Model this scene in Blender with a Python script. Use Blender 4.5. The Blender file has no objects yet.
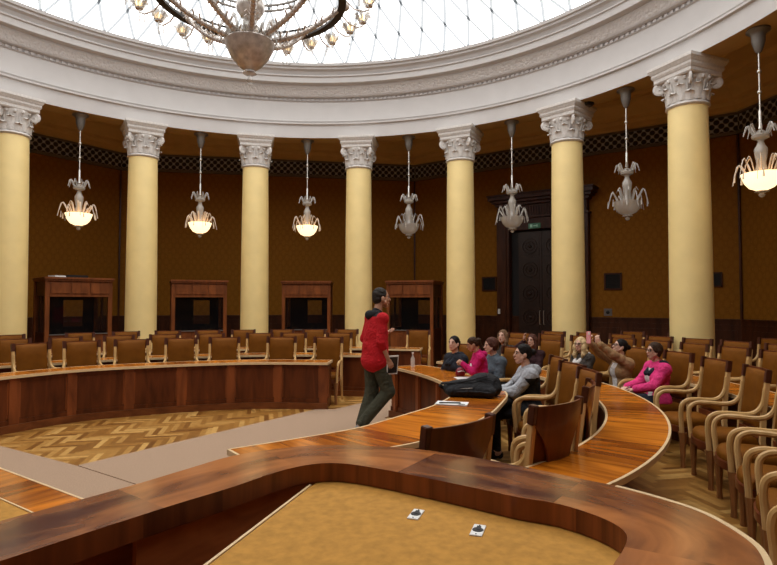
import bpy, bmesh, math, random
import numpy as np
from math import sin, cos, pi, radians, atan2, sqrt
from mathutils import Vector, Matrix
random.seed(7)

# ------------------------------------------------------------------ camera, world, exposure
scene = bpy.context.scene
COL = scene.collection
cam_d = bpy.data.cameras.new('camera'); cam_d.sensor_width = 36.0; cam_d.lens = 26.0
cam_d.clip_start = 0.05; cam_d.clip_end = 100
cam = bpy.data.objects.new('camera', cam_d); COL.objects.link(cam)
cam.location = (0, 0, 1.70); cam.rotation_euler = (radians(92.0), 0, 0)
scene.camera = cam
world = bpy.data.worlds.new('world'); scene.world = world; world.use_nodes = True
world.node_tree.nodes['Background'].inputs[0].default_value = (0.85, 0.92, 1.0, 1)
world.node_tree.nodes['Background'].inputs[1].default_value = 0.6
scene.view_settings.view_transform = 'Standard'; scene.view_settings.look = 'None'
scene.view_settings.exposure = 0.0; scene.view_settings.gamma = 1.0
SKYLIGHT = 3.4          # luminance of the daylit glass dome
CX, CY = -1.763, 7.03   # middle of the round hall
RC = 7.79               # colonnade radius
RW = 12.27              # octagon circumradius
RX, RY = -1.76, 6.2     # middle of the rings of desks

# ------------------------------------------------------------------ materials
MATS = {}
def newmat(name):
    m = bpy.data.materials.new(name); m.use_nodes = True
    MATS[name] = m
    nt = m.node_tree; b = nt.nodes['Principled BSDF']
    return m, nt, b
def N(nt, t, **kw):
    n = nt.nodes.new(t)
    for k, v in kw.items():
        if k.startswith('i_'):
            n.inputs[k[2:]].default_value = v
        else: setattr(n, k, v)
    return n
def ramp(nt, stops):
    r = nt.nodes.new('ShaderNodeValToRGB'); e = r.color_ramp.elements
    while len(e) < len(stops): e.new(0.5)
    for i, (p, c) in enumerate(stops):
        e[i].position = p; e[i].color = (*c, 1)
    return r
def plain(name, col, rough=.5, metal=0, var=.12, scale=6, spec=.5, bump=0, coat=0):
    m, nt, b = newmat(name)
    tc = N(nt, 'ShaderNodeTexCoord'); n = N(nt, 'ShaderNodeTexNoise'); n.inputs['Scale'].default_value = scale
    n.inputs['Detail'].default_value = 5
    nt.links.new(tc.outputs['Object'], n.inputs['Vector'])
    a = tuple(c * (1 - var) for c in col); c2 = tuple(min(1, c * (1 + var)) for c in col)
    r = ramp(nt, [(.3, a), (.7, c2)]); nt.links.new(n.outputs['Fac'], r.inputs['Fac'])
    nt.links.new(r.outputs['Color'], b.inputs['Base Color'])
    b.inputs['Roughness'].default_value = rough; b.inputs['Metallic'].default_value = metal
    b.inputs['Specular IOR Level'].default_value = spec
    if coat: b.inputs['Coat Weight'].default_value = coat; b.inputs['Coat Roughness'].default_value = .1
    if bump:
        bp = N(nt, 'ShaderNodeBump'); bp.inputs['Strength'].default_value = bump; bp.inputs['Distance'].default_value = .01
        nt.links.new(n.outputs['Fac'], bp.inputs['Height']); nt.links.new(bp.outputs['Normal'], b.inputs['Normal'])
    return m
def cloth(name, col, rough=.85, var=.15, scale=14, spec=.2):
    m = plain(name, col, rough, var=var, scale=scale, spec=spec); nt = m.node_tree; b = nt.nodes['Principled BSDF']
    tc = N(nt, 'ShaderNodeTexCoord'); n = N(nt, 'ShaderNodeTexNoise'); n.inputs['Scale'].default_value = 9; n.inputs['Detail'].default_value = 2; n.inputs['Distortion'].default_value = 1.6
    nt.links.new(tc.outputs['Object'], n.inputs['Vector'])
    bp = N(nt, 'ShaderNodeBump'); bp.inputs['Strength'].default_value = .8; bp.inputs['Distance'].default_value = .035
    nt.links.new(n.outputs['Fac'], bp.inputs['Height']); nt.links.new(bp.outputs['Normal'], b.inputs['Normal'])
    return m
def wood(name, c1, c2, rough=.3, uv=False, scale=(3, 30, 3), seg=0, coat=.0, segvar=.35, spec=.5, knots=False):
    m, nt, b = newmat(name)
    tc = N(nt, 'ShaderNodeTexCoord')
    mp = N(nt, 'ShaderNodeMapping'); mp.inputs['Scale'].default_value = scale
    src = tc.outputs['UV'] if uv else tc.outputs['Object']
    vec = src
    wn = None
    if seg:
        sx = N(nt, 'ShaderNodeSeparateXYZ'); nt.links.new(src, sx.inputs[0])
        d = N(nt, 'ShaderNodeMath', operation='DIVIDE'); d.inputs[1].default_value = seg; nt.links.new(sx.outputs[0], d.inputs[0])
        fl = N(nt, 'ShaderNodeMath', operation='FLOOR'); nt.links.new(d.outputs[0], fl.inputs[0])
        wn = N(nt, 'ShaderNodeTexWhiteNoise', noise_dimensions='1D'); nt.links.new(fl.outputs[0], wn.inputs['W'])
        cb = N(nt, 'ShaderNodeVectorMath', operation='SCALE'); cb.inputs['Scale'].default_value = 7.0
        nt.links.new(wn.outputs['Color'], cb.inputs[0])
        ad = N(nt, 'ShaderNodeVectorMath', operation='ADD'); nt.links.new(src, ad.inputs[0]); nt.links.new(cb.outputs[0], ad.inputs[1])
        vec = ad.outputs[0]
    nt.links.new(vec, mp.inputs['Vector'])
    n = N(nt, 'ShaderNodeTexNoise'); n.inputs['Scale'].default_value = 1; n.inputs['Detail'].default_value = 6; n.inputs['Distortion'].default_value = .6
    nt.links.new(mp.outputs[0], n.inputs['Vector'])
    r = ramp(nt, [(.28, c1), (.72, c2)])
    fac = n.outputs['Fac']
    if wn:
        ma = N(nt, 'ShaderNodeMath', operation='MULTIPLY_ADD'); ma.inputs[1].default_value = segvar; ma.inputs[2].default_value = -segvar / 2
        nt.links.new(wn.outputs['Value'], ma.inputs[0])
        a2 = N(nt, 'ShaderNodeMath', operation='ADD'); nt.links.new(fac, a2.inputs[0]); nt.links.new(ma.outputs[0], a2.inputs[1]); fac = a2.outputs[0]
    nt.links.new(fac, r.inputs['Fac'])
    colout = r.outputs['Color']
    if knots:
        vo = N(nt, 'ShaderNodeTexNoise'); vo.inputs['Scale'].default_value = 1.0; vo.inputs['Detail'].default_value = 1
        mp2 = N(nt, 'ShaderNodeMapping'); mp2.inputs['Scale'].default_value = (scale[0] * .22, scale[1] * .8, 1); nt.links.new(vec, mp2.inputs[0]); nt.links.new(mp2.outputs[0], vo.inputs['Vector'])
        kr = ramp(nt, [(.62, (1, 1, 1)), (.76, (.45, .38, .32))]); nt.links.new(vo.outputs['Fac'], kr.inputs['Fac'])
        mx = N(nt, 'ShaderNodeMix', data_type='RGBA', blend_type='MULTIPLY'); mx.inputs[0].default_value = 1
        nt.links.new(colout, mx.inputs[6]); nt.links.new(kr.outputs[0], mx.inputs[7]); colout = mx.outputs[2]
    nt.links.new(colout, b.inputs['Base Color'])
    b.inputs['Roughness'].default_value = rough
    b.inputs['Specular IOR Level'].default_value = spec
    if coat: b.inputs['Coat Weight'].default_value = coat; b.inputs['Coat Roughness'].default_value = .08
    return m
def emit(name, col, strength):
    m, nt, b = newmat(name)
    b.inputs['Base Color'].default_value = (*col, 1)
    b.inputs['Emission Color'].default_value = (*col, 1); b.inputs['Emission Strength'].default_value = strength
    b.inputs['Roughness'].default_value = .3
    return m
def glassy(name, col, alpha_t=.45, rough=.12):
    m, nt, b = newmat(name)
    b.inputs['Base Color'].default_value = (*col, 1); b.inputs['Roughness'].default_value = rough
    b.inputs['Specular IOR Level'].default_value = .8
    b.inputs['Coat Weight'].default_value = .5
    tr = N(nt, 'ShaderNodeBsdfTransparent'); tr.inputs[0].default_value = (.95, .95, .95, 1)
    mx = N(nt, 'ShaderNodeMixShader'); mx.inputs[0].default_value = alpha_t
    out = nt.nodes['Material Output']
    nt.links.new(b.outputs[0], mx.inputs[1]); nt.links.new(tr.outputs[0], mx.inputs[2]); nt.links.new(mx.outputs[0], out.inputs[0])
    return m

plain('plaster', (.53, .50, .48), .75, var=.03, scale=3)
plain('capital_plaster', (.62, .585, .55), .7, var=.10, scale=26, bump=.5)
plain('column_paint', (.90, .70, .31), .5, var=.05, scale=2.5)
plain('leather', (.160, .053, .0045), .58, var=.12, scale=9, bump=.05, spec=.08)
plain('felt', (.46, .228, .045), .85, var=.15, scale=28, spec=.2)
plain('carpet', (.385, .262, .178), .95, var=.16, scale=90, spec=.1, bump=.2)
wood('pale_wood', (.50, .29, .10), (.74, .48, .21), .32, scale=(9, 9, 3), spec=.35)
wood('leg_wood', (0.1755, 0.0675, 0.0216), (0.4050, 0.1755, 0.0607), .35, scale=(9, 9, 2), spec=.35)
wood('dark_wood', (0.0328, 0.0098, 0.0041), (0.0943, 0.0279, 0.0098), .38, spec=.3, scale=(7, 7, 1.6))
wood('lightened_carcass_wood', (.28, .075, .023), (.52, .16, .05), .3, scale=(2, 5, 12), spec=.4)  # colour lightened to make up for missing light under the rim
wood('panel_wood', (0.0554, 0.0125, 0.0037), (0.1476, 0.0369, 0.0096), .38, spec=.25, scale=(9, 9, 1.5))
wood('booth_wood', (0.1066, 0.0295, 0.0082), (0.2460, 0.0722, 0.0180), .38, spec=.3, scale=(8, 8, 2))
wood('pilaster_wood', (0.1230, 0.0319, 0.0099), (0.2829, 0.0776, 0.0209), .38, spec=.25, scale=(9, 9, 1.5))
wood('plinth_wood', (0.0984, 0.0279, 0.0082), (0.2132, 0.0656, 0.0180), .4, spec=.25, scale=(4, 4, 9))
wood('chair_back_wood', (.085, .020, .007), (.19, .048, .014), .3, scale=(9, 9, 2), coat=.1, spec=.35)
wood('desk_wood', (.21, .044, .002), (.74, .228, .017), .22, uv=True, scale=(13, 1.6, 1), seg=.52, coat=.22, segvar=.26, spec=.4, knots=True)
wood('ledge_wood', (.075, .017, .007), (.46, .165, .045), .22, uv=True, scale=(2.6, 7, 1), seg=.66, coat=.18, segvar=.30, spec=.42, knots=True)
wood('ledge_side_wood', (.10, .024, .007), (.27, .075, .021), .34, spec=.3, uv=True, scale=(16, .7, 1), seg=.31, segvar=.25)
plain('edge_veneer', (.74, .54, .30), .35, var=.08, scale=12)
plain('cap_wood', (.075, .022, .012), .3, var=.2, scale=20)
cloth('black_fabric', (.012, .012, .014), .8, var=.3, scale=30, spec=.3)
cloth('navy_fabric', (.012, .014, .022), .8, var=.3, scale=25, spec=.3)
plain('black_plastic', (.010, .010, .011), .35, var=.1)
plain('bronze', (.022, .016, .012), .5, metal=.3)
plain('grey_metal', (.19, .17, .15), .45, metal=.5, var=.1)
plain('silver', (.60, .57, .52), .3, metal=.8)
plain('murano_silver', (.60, .54, .49), .25, metal=.25, var=.25, scale=14, coat=.5)
plain('paper', (.80, .80, .78), .8, var=.03)
plain('white_plastic', (.80, .79, .76), .4, var=.02)
plain('red_ceramic', (.22, .01, .02), .35, var=.1)
plain('pink_plastic', (.86, .38, .42), .35, var=.04)
plain('door_wood', (.028, .012, .007), .4, var=.3, scale=12)
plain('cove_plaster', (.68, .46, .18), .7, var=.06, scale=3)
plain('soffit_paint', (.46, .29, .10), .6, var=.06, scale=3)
plain('sky_steel', (.8, .8, .8), .5, var=.03)
tl = N(MATS['sky_steel'].node_tree, 'ShaderNodeBsdfTransparent'); tl.inputs[0].default_value = (.49, .50, .51, 1)  # tinted see-through bars: dome glow passes, so they look lit instead of black
MATS['sky_steel'].node_tree.links.new(tl.outputs[0], MATS['sky_steel'].node_tree.nodes['Material Output'].inputs[0])
plain('booth_inside', (.010, .008, .008), .7, var=.2)
glassy('clear_glass', (.80, .78, .74), .55)
glassy('frost_glass', (.50, .46, .41), .35, .25)
glassy('booth_glass', (.008, .008, .009), .82, .04)
emit('bowl_lit', (1.0, .74, .42), 1.7)
glassy('bowl_glass_lit', (.80, .66, .50), .3, .3)
emit('bulb_lit', (1.0, .74, .40), 4.0)
glassy('flower_glass', (.92, .84, .70), .35, .3)
emit('exit_green', (.06, .20, .12), .05)
emit('exit_white', (.35, .60, .46), .10)
# skylight glass: backlit by the day, faint cloudiness of the panes
m, nt, b = newmat('dome_glass')
tc = N(nt, 'ShaderNodeTexCoord'); n = N(nt, 'ShaderNodeTexNoise'); n.inputs['Scale'].default_value = .6; n.inputs['Detail'].default_value = 3
nt.links.new(tc.outputs['Object'], n.inputs['Vector'])
r = ramp(nt, [(.3, (.97, .97, .96)), (.7, (1, .975, .94))]); nt.links.new(n.outputs['Fac'], r.inputs[0])
em = N(nt, 'ShaderNodeEmission'); em.inputs['Strength'].default_value = SKYLIGHT
nt.links.new(r.outputs[0], em.inputs[0]); nt.links.new(em.outputs[0], nt.nodes['Material Output'].inputs[0])
# parquet: one random tone per block
m, nt, b = newmat('parquet')
at = N(nt, 'ShaderNodeAttribute', attribute_name='tone'); 
r = ramp(nt, [(0, (.20, .075, .012)), (.55, (.42, .195, .040)), (1, (.70, .40, .12))]); nt.links.new(at.outputs['Fac'], r.inputs[0])
tc = N(nt, 'ShaderNodeTexCoord'); n = N(nt, 'ShaderNodeTexNoise'); n.inputs['Scale'].default_value = 18; nt.links.new(tc.outputs['Object'], n.inputs['Vector'])
r2 = ramp(nt, [(.2, (.75, .75, .75)), (.8, (1, 1, 1))]); nt.links.new(n.outputs['Fac'], r2.inputs[0])
mx = N(nt, 'ShaderNodeMix', data_type='RGBA', blend_type='MULTIPLY'); mx.inputs[0].default_value = 1
nt.links.new(r.outputs[0], mx.inputs[6]); nt.links.new(r2.outputs[0], mx.inputs[7]); nt.links.new(mx.outputs[2], b.inputs['Base Color'])
b.inputs['Roughness'].default_value = .33
# damask wall covering
m, nt, b = newmat('damask')
tc = N(nt, 'ShaderNodeTexCoord'); sx = N(nt, 'ShaderNodeSeparateXYZ'); nt.links.new(tc.outputs['UV'], sx.inputs[0])
def trig(inp, f, op='SINE', add=None):
    a = N(nt, 'ShaderNodeMath', operation='MULTIPLY'); a.inputs[1].default_value = f; nt.links.new(inp, a.inputs[0])
    o = a.outputs[0]
    s = N(nt, 'ShaderNodeMath', operation=op); nt.links.new(o, s.inputs[0]); return s.outputs[0]
def bi(op, a, c):
    s = N(nt, 'ShaderNodeMath', operation=op)
    for k, v in ((0, a), (1, c)):
        if isinstance(v, (int, float)): s.inputs[k].default_value = v
        else: nt.links.new(v, s.inputs[k])
    return s.outputs[0]
p1 = trig(bi('ADD', bi('MULTIPLY', sx.outputs[0], 1.55), sx.outputs[1]), 9.5)
p2 = trig(bi('SUBTRACT', bi('MULTIPLY', sx.outputs[0], 1.55), sx.outputs[1]), 9.5)
pr = bi('MULTIPLY', p1, p2)
net = bi('ABSOLUTE', pr, 0)
n = N(nt, 'ShaderNodeTexNoise'); n.inputs['Scale'].default_value = 22; nt.links.new(tc.outputs['UV'], n.inputs['Vector'])
fc = bi('ADD', net, bi('MULTIPLY', n.outputs['Fac'], .5))
r = ramp(nt, [(.10, (.42, .20, .028)), (.30, (.255, .098, .008)), (.9, (.30, .122, .012))]); nt.links.new(fc, r.inputs[0])
nt.links.new(r.outputs[0], b.inputs['Base Color']); b.inputs['Roughness'].default_value = .7; b.inputs['Specular IOR Level'].default_value = .12
# pierced frieze: rows of overlapping scales, grey rims over dark openings
m, nt, b = newmat('scale_grille')
tc = N(nt, 'ShaderNodeTexCoord'); sx = N(nt, 'ShaderNodeSeparateXYZ'); nt.links.new(tc.outputs['UV'], sx.inputs[0])
def scales(off):
    u = bi('FRACT', bi('ADD', bi('DIVIDE', sx.outputs[0], .21), off), 0)
    v = bi('FRACT', bi('ADD', bi('DIVIDE', sx.outputs[1], .21), off), 0)
    du = bi('SUBTRACT', u, .5); dv = bi('MULTIPLY', bi('SUBTRACT', v, .5), 1.0)
    return bi('SQRT', bi('ADD', bi('MULTIPLY', du, du), bi('MULTIPLY', dv, dv)), 0)
def rim(d): return bi('LESS_THAN', bi('ABSOLUTE', bi('SUBTRACT', d, .40), 0), .085)
def core(d): return bi('LESS_THAN', d, .315)
d1, d2 = scales(0.0), scales(.5)
dm = bi('MINIMUM', d1, d2)
msk = bi('MULTIPLY', bi('SMOOTH_MIN', bi('MULTIPLY', bi('SUBTRACT', dm, .27), 9.0), 1.0), 1.0)
mx = N(nt, 'ShaderNodeMix', data_type='RGBA'); mx.inputs[6].default_value = (.012, .010, .012, 1); mx.inputs[7].default_value = (.50, .52, .57, 1)
nt.links.new(msk, mx.inputs[0]); nt.links.new(mx.outputs[2], b.inputs['Base Color']); b.inputs['Roughness'].default_value = .6
# leaf ornament band of the cornice
m, nt, b = newmat('ornament_plaster')
tc = N(nt, 'ShaderNodeTexCoord'); vo = N(nt, 'ShaderNodeTexVoronoi'); vo.inputs['Scale'].default_value = 20
nt.links.new(tc.outputs['UV'], vo.inputs['Vector'])
bp = N(nt, 'ShaderNodeBump'); bp.inputs['Strength'].default_value = .7; bp.inputs['Distance'].default_value = .025
nt.links.new(vo.outputs['Distance'], bp.inputs['Height']); nt.links.new(bp.outputs[0], b.inputs['Normal'])
b.inputs['Base Color'].default_value = (.58, .54, .51, 1); b.inputs['Roughness'].default_value = .75
M = MATS

# ------------------------------------------------------------------ mesh helpers
class MB:
    def __init__(s): s.v = []; s.f = []; s.uv = []; s.mi = []
    def add(s, vs, fs, uvs=None, mi=0):
        o = len(s.v); s.v += [tuple(p) for p in vs]
        for k, f in enumerate(fs):
            s.f.append(tuple(i + o for i in f)); s.mi.append(mi)
            s.uv.append(uvs[k] if uvs else None)
        return s
    def box(s, c, d, rot=0, mi=0, taper=1.0, ax=None):
        x, y, z = d[0] / 2, d[1] / 2, d[2] / 2
        P = [(-x*taper, -y*taper, -z), (x*taper, -y*taper, -z), (x*taper, y*taper, -z), (-x*taper, y*taper, -z), (-x, -y, z), (x, -y, z), (x, y, z), (-x, y, z)]
        if ax is None: R = Matrix.Rotation(rot, 3, 'Z')
        else: R = ax
        P = [R @ Vector(p) + Vector(c) for p in P]
        return s.add(P, [(3, 2, 1, 0), (4, 5, 6, 7), (0, 1, 5, 4), (1, 2, 6, 5), (2, 3, 7, 6), (3, 0, 4, 7)], mi=mi)
    def tube(s, path, r, n=8, flat=1.0, up=None, mi=0, cap=True):
        path = [Vector(p) for p in path]; L = len(path)
        rs = r if isinstance(r, (list, tuple)) else [r] * L
        prev = Vector(up) if up else None; vs = []
        for i, p in enumerate(path):
            t = (path[min(i + 1, L - 1)] - path[max(i - 1, 0)]).normalized()
            if prev is None: prev = Vector((0, 0, 1)) if abs(t.z) < .9 else Vector((1, 0, 0))
            a = prev - t * prev.dot(t)
            a = a.normalized() if a.length > 1e-6 else t.orthogonal().normalized()
            if not up: prev = a
            bb = t.cross(a)
            for k in range(n):
                an = 2 * pi * k / n
                vs.append(p + a * cos(an) * rs[i] + bb * sin(an) * rs[i] * flat)
        fs = []
        for i in range(L - 1):
            for k in range(n):
                fs.append((i*n+k, i*n+(k+1) % n, (i+1)*n+(k+1) % n, (i+1)*n+k))
        if cap:
            fs.append(tuple(range(n))[::-1]); fs.append(tuple((L-1)*n+k for k in range(n)))
        return s.add(vs, fs, mi=mi)
    def lathe(s, prof, n=16, c=(0, 0, 0), mi=0, a0=0, a1=2*pi, closed=True):
        vs = []; fs = []; m = len(prof); st = n if closed else n + 1
        for k in range(st):
            a = a0 + (a1 - a0) * k / n
            for (r, z) in prof: vs.append((c[0] + r * sin(a), c[1] + r * cos(a), c[2] + z))
        for k in range(n):
            k2 = (k + 1) % st
            for j in range(m - 1): fs.append((k*m+j, k*m+j+1, k2*m+j+1, k2*m+j))
        return s.add(vs, fs, mi=mi)
    def prism(s, poly, z0, z1, mi=0):
        n = len(poly); vs = [(x, y, z0) for x, y in poly] + [(x, y, z1) for x, y in poly]
        fs = [tuple(range(n))[::-1], tuple(range(n, 2*n))] + [(i, (i+1) % n, n+(i+1) % n, n+i) for i in range(n)]
        return s.add(vs, fs, mi=mi)
    def ball(s, c, r, n=10, m=7, sc=(1, 1, 1), mi=0):
        prof = [(max(1e-4, sin(pi*j/m)), -cos(pi*j/m)) for j in range(m+1)]
        o = len(s.v); s.lathe(prof, n, mi=mi)
        for i in range(o, len(s.v)):
            x, y, z = s.v[i]; s.v[i] = (c[0]+x*r*sc[0], c[1]+y*r*sc[1], c[2]+z*r*sc[2])
        return s
    def xf(s, mat):
        s.v = [tuple(mat @ Vector(p)) for p in s.v]; return s
    def mesh(s, name, mats, smooth=True, angle=35, bevel=0):
        me = bpy.data.meshes.new(name); me.from_pydata(s.v, [], s.f)
        for mm in mats: me.materials.append(M[mm] if isinstance(mm, str) else mm)
        me.polygons.foreach_set('material_index', s.mi)
        if any(u for u in s.uv):
            ul = me.uv_layers.new(name='UVMap')
            for p, u in zip(me.polygons, s.uv):
                if u:
                    for li, c in zip(p.loop_indices, u): ul.data[li].uv = c
        bm = bmesh.new(); bm.from_mesh(me)
        if bevel:
            ed = [e for e in bm.edges if len(e.link_faces) == 2 and e.calc_face_angle(0) > radians(40)]
            bmesh.ops.bevel(bm, geom=ed, offset=bevel, segments=2, affect='EDGES', clamp_overlap=True)
        bmesh.ops.recalc_face_normals(bm, faces=bm.faces[:])
        bm.to_mesh(me); bm.free()
        if smooth:
            me.polygons.foreach_set('use_smooth', [True] * len(me.polygons)); me.set_sharp_from_angle(angle=radians(angle))
        me.update(); return me
def obj(name, mb, mats, parent=None, smooth=True, bevel=0, angle=35, loc=None, rot=None, label=None):
    if isinstance(mats, str): mats = [mats]
    me = mb.mesh(name, mats, smooth, angle, bevel) if isinstance(mb, MB) else mb
    o = bpy.data.objects.new(name, me); COL.objects.link(o)
    if parent: o.parent = parent
    if loc: o.location = loc
    if rot: o.rotation_euler = rot
    if label: o['label'] = label
    return o
def tag(o, label, cat, group=None, kind=None):
    o['label'] = label; o['category'] = cat
    if group: o['group'] = group
    if kind: o['kind'] = kind
    return o
def thing(name, label, cat, loc=(0, 0, 0), rz=0, group=None):
    o = bpy.data.objects.new(name, None); COL.objects.link(o); o.empty_display_size = .1
    o.location = loc; o.rotation_euler = (0, 0, rz)
    return tag(o, label, cat, group)
def struct(name, mb, mats, parent=None, **kw):
    o = obj(name, mb, mats, parent, **kw)
    if not parent: o['kind'] = 'structure'
    return o
KIDS = {}
def copy_tree(o, parent=None):
    c = o.copy(); COL.objects.link(c)
    if parent: c.parent = parent
    for ch in KIDS.setdefault(o.name, [q for q in bpy.data.objects if q.parent == o]): copy_tree(ch, c)
    return c
def crom(pts, n, closed=False):
    P = [np.array(p, float) for p in pts]
    Q = [2*P[0]-P[1]] + P + [2*P[-1]-P[-2]]
    out = []
    for i in range(1, len(Q) - 2):
        for k in range(n):
            t = k / n; a, b_, c, d = Q[i-1], Q[i], Q[i+1], Q[i+2]
            out.append(.5*((2*b_) + (c-a)*t + (2*a-5*b_+4*c-d)*t*t + (-a+3*b_-3*c+d)*t**3))
    out.append(P[-1]); return out
def resample(pts, step=None, count=None):
    P = np.array(pts, float); d = np.r_[0, np.cumsum(np.linalg.norm(np.diff(P, axis=0), axis=1))]
    n = count or max(2, int(round(d[-1] / step)) + 1)
    s = np.linspace(0, d[-1], n)
    return np.stack([np.interp(s, d, P[:, k]) for k in range(P.shape[1])], 1), s
def normals2(P):
    T = np.gradient(P, axis=0); T /= np.linalg.norm(T, axis=1)[:, None]
    return np.stack([T[:, 1], -T[:, 0]], 1)
def ordin(n):
    return ['first', 'second', 'third', 'fourth', 'fifth', 'sixth', 'seventh', 'eighth', 'ninth', 'tenth', 'eleventh', 'twelfth', 'thirteenth'][n]

# ------------------------------------------------------------------ room shell
def octa(k): 
    a = radians(-32.5 + 45*k); return (CX + RW*sin(a), CY + RW*cos(a))
def wall_basis(k):
    a = radians(-10 + 45*k); ap = RW*cos(pi/8)
    n_ = Vector((-sin(a), -cos(a), 0)); t = Vector((cos(a), -sin(a), 0))
    c = Vector((CX, CY, 0)) - n_*ap
    return a, n_, t, c
side_names = ['back_left', 'back_right', 'right', 'rear_right', 'rear', 'rear_left', 'left_near', 'left']
HALF = RW*sin(pi/8)
def wpt(k, u, d, z):
    a, n_, t, c = wall_basis(k); p = c + t*u + n_*d; return (p.x, p.y, z)
def wall_mat(k):    # local frame: x along the wall, y out into the room, z up
    a, n_, t, c = wall_basis(k)
    return Matrix(((t.x, n_.x, 0, c.x), (t.y, n_.y, 0, c.y), (0, 0, 1, 0), (0, 0, 0, 1)))
for k in range(8):
    nm = side_names[k]
    W = MB()
    W.add([wpt(k, -HALF, 0, 0), wpt(k, HALF, 0, 0), wpt(k, HALF, 0, 7.1), wpt(k, -HALF, 0, 7.1)], [(0, 1, 2, 3)], [[(0, 0), (2*HALF, 0), (2*HALF, 7.1), (0, 7.1)]])
    struct('wall_' + nm, W, 'damask', smooth=False)
    # dado of dark wood with raised panels
    D = MB(); D.box((0, .03, .62), (2*HALF - .02, .06, 1.24)); D.box((0, .045, 1.26), (2*HALF - .02, .09, .05)); D.box((0, .04, 1.13), (2*HALF-.02, .075, .03)); D.box((0, .045, .09), (2*HALF-.02, .09, .18))
    np_ = 7
    for j in range(np_):
        uc = -HALF + 2*HALF*(j + .5)/np_; D.box((uc, .065, .62), (2*HALF/np_ - .22, .025, .78)); 
    D.xf(wall_mat(k)); struct('baseboard_' + nm, D, 'dark_wood', bevel=.004)
    # pierced frieze with its lower and upper rails, cove above
    Fz = MB()
    Fz.add([wpt(k, -HALF, .03, 5.86), wpt(k, HALF, .03, 5.86), wpt(k, HALF, .03, 6.30), wpt(k, -HALF, .03, 6.30)], [(0, 1, 2, 3)], [[(0, .0), (2*HALF, .0), (2*HALF, .44), (0, .44)]])
    fr = struct('trim_%d' % (k+1), Fz, 'scale_grille', smooth=False)
    Ra = MB(); Ra.box((0, .05, 5.84), (2*HALF, .10, .07)); Ra.box((0, .05, 6.32), (2*HALF, .10, .05)); Ra.xf(wall_mat(k))
    obj('rail', Ra, 'grey_metal', fr)
    Cv = MB(); prof = [(.05, 6.33), (.10, 6.40), (.10, 6.52), (.16, 6.58), (.22, 6.60), (.22, 6.68), (.5, 6.93), (.72, 6.98), (.72, 7.05), (.8, 7.1)]
    for (d0, z0), (d1, z1) in zip(prof[:-1], prof[1:]):
        Cv.add([wpt(k, -HALF + d0*.414, d0, z0), wpt(k, HALF - d0*.414, d0, z0), wpt(k, HALF - d1*.414, d1, z1), wpt(k, -HALF + d1*.414, d1, z1)], [(0, 1, 2, 3)])
    obj('cove', Cv, 'cove_plaster', fr)
    # dark vertical bead where two walls meet
    B = MB(); x, y = octa(k); B.box((x + (CX-x)*.004, y + (CY-y)*.004, 3.5), (.045, .045, 4.7), rot=-radians(-32.5+45*k))
    struct('trim_%d' % (k+11), B, 'dark_wood')
# floor base + herringbone blocks
Fl = MB(); Fl.prism([octa(k) for k in range(8)][::-1], -.12, -.002); struct('floor', Fl, 'dark_wood')
def parquet(name, L, Wd, rot, test):
    mb = MB(); tones = []
    c, s_ = cos(rot), sin(rot)
    R = 36
    for i in range(-R*6, R*6):
        for j in range(-R, R):
            ox = i*Wd + j*L; oy = i*Wd - j*L
            if ox*ox + oy*oy > 13.5**2: continue
            for (x0, y0, x1, y1) in ((ox, oy, ox+L, oy+Wd), (ox-Wd, oy, ox, oy+L)):
                mx_, my = (x0+x1)/2, (y0+y1)/2
                wx, wy = CX + mx_*c - my*s_, CY + mx_*s_ + my*c
                if not test(wx, wy): continue
                P = [(x0, y0), (x1, y0), (x1, y1), (x0, y1)]
                mb.add([(CX + x*c - y*s_, CY + x*s_ + y*c, 0) for x, y in P], [(0, 1, 2, 3)]); tones.append(min(1, max(0, random.gauss(.5, .26))))
    me = mb.mesh(name, ['parquet'], smooth=False)
    a = me.attributes.new('tone', 'FLOAT', 'FACE'); a.data.foreach_set('value', tones)
    o = obj(name, me, 'parquet'); o['kind'] = 'structure'; return o
def in_oct(x, y): return (x-CX)**2 + (y-CY)**2 < 11.6**2
parquet('floor_parquet', .40, .067, radians(12), in_oct)
# carpets in the pit and the aisle
Pk = (-3.22, 5.88)
def slab(name, poly, label):
    mb = MB(); mb.prism(poly, .001, .010); o = obj(name, mb, 'carpet', smooth=False)
    return tag(o, label, 'carpet')
ring1_in = [(.0, 8.36), (.16, 8.16), (.40, 7.62), (.575, 7.09), (.67, 6.60), (.69, 6.19), (.655, 5.9), (.595, 5.65), (.405, 5.23), (.2, 4.92), (0, 4.64), (-.25, 4.31), (-.66, 3.98), (-1.05, 3.70)]
slab('carpet', [Pk, (-2.33, 5.27), (-1.35, 4.55), (-.62, 4.12), (-.25, 4.40), (.12, 4.90), (.48, 5.62), (.58, 6.2), (.48, 7.0), (-.06, 8.3), (.4, 8.75), (1.2, 10.2), (1.8, 11.6), (1.2, 11.9), (.75, 11.5), (-.02, 10.15), (-.05, 10.02), (-.86, 8.93), (-1.15, 8.92)], 'pinkish beige carpet strip under the standing man, running up the aisle')
slab('carpet', [(-5.6, 7.28), (Pk[0]-.012, Pk[1]-.01), (-2.338, 5.258), (-1.36, 4.535), (-.70, 4.02), (-1.3, 3.45), (-2.6, 3.0), (-6.6, 4.0)], 'pinkish beige carpet strip on the left between parquet and low rostrum desk')
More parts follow.
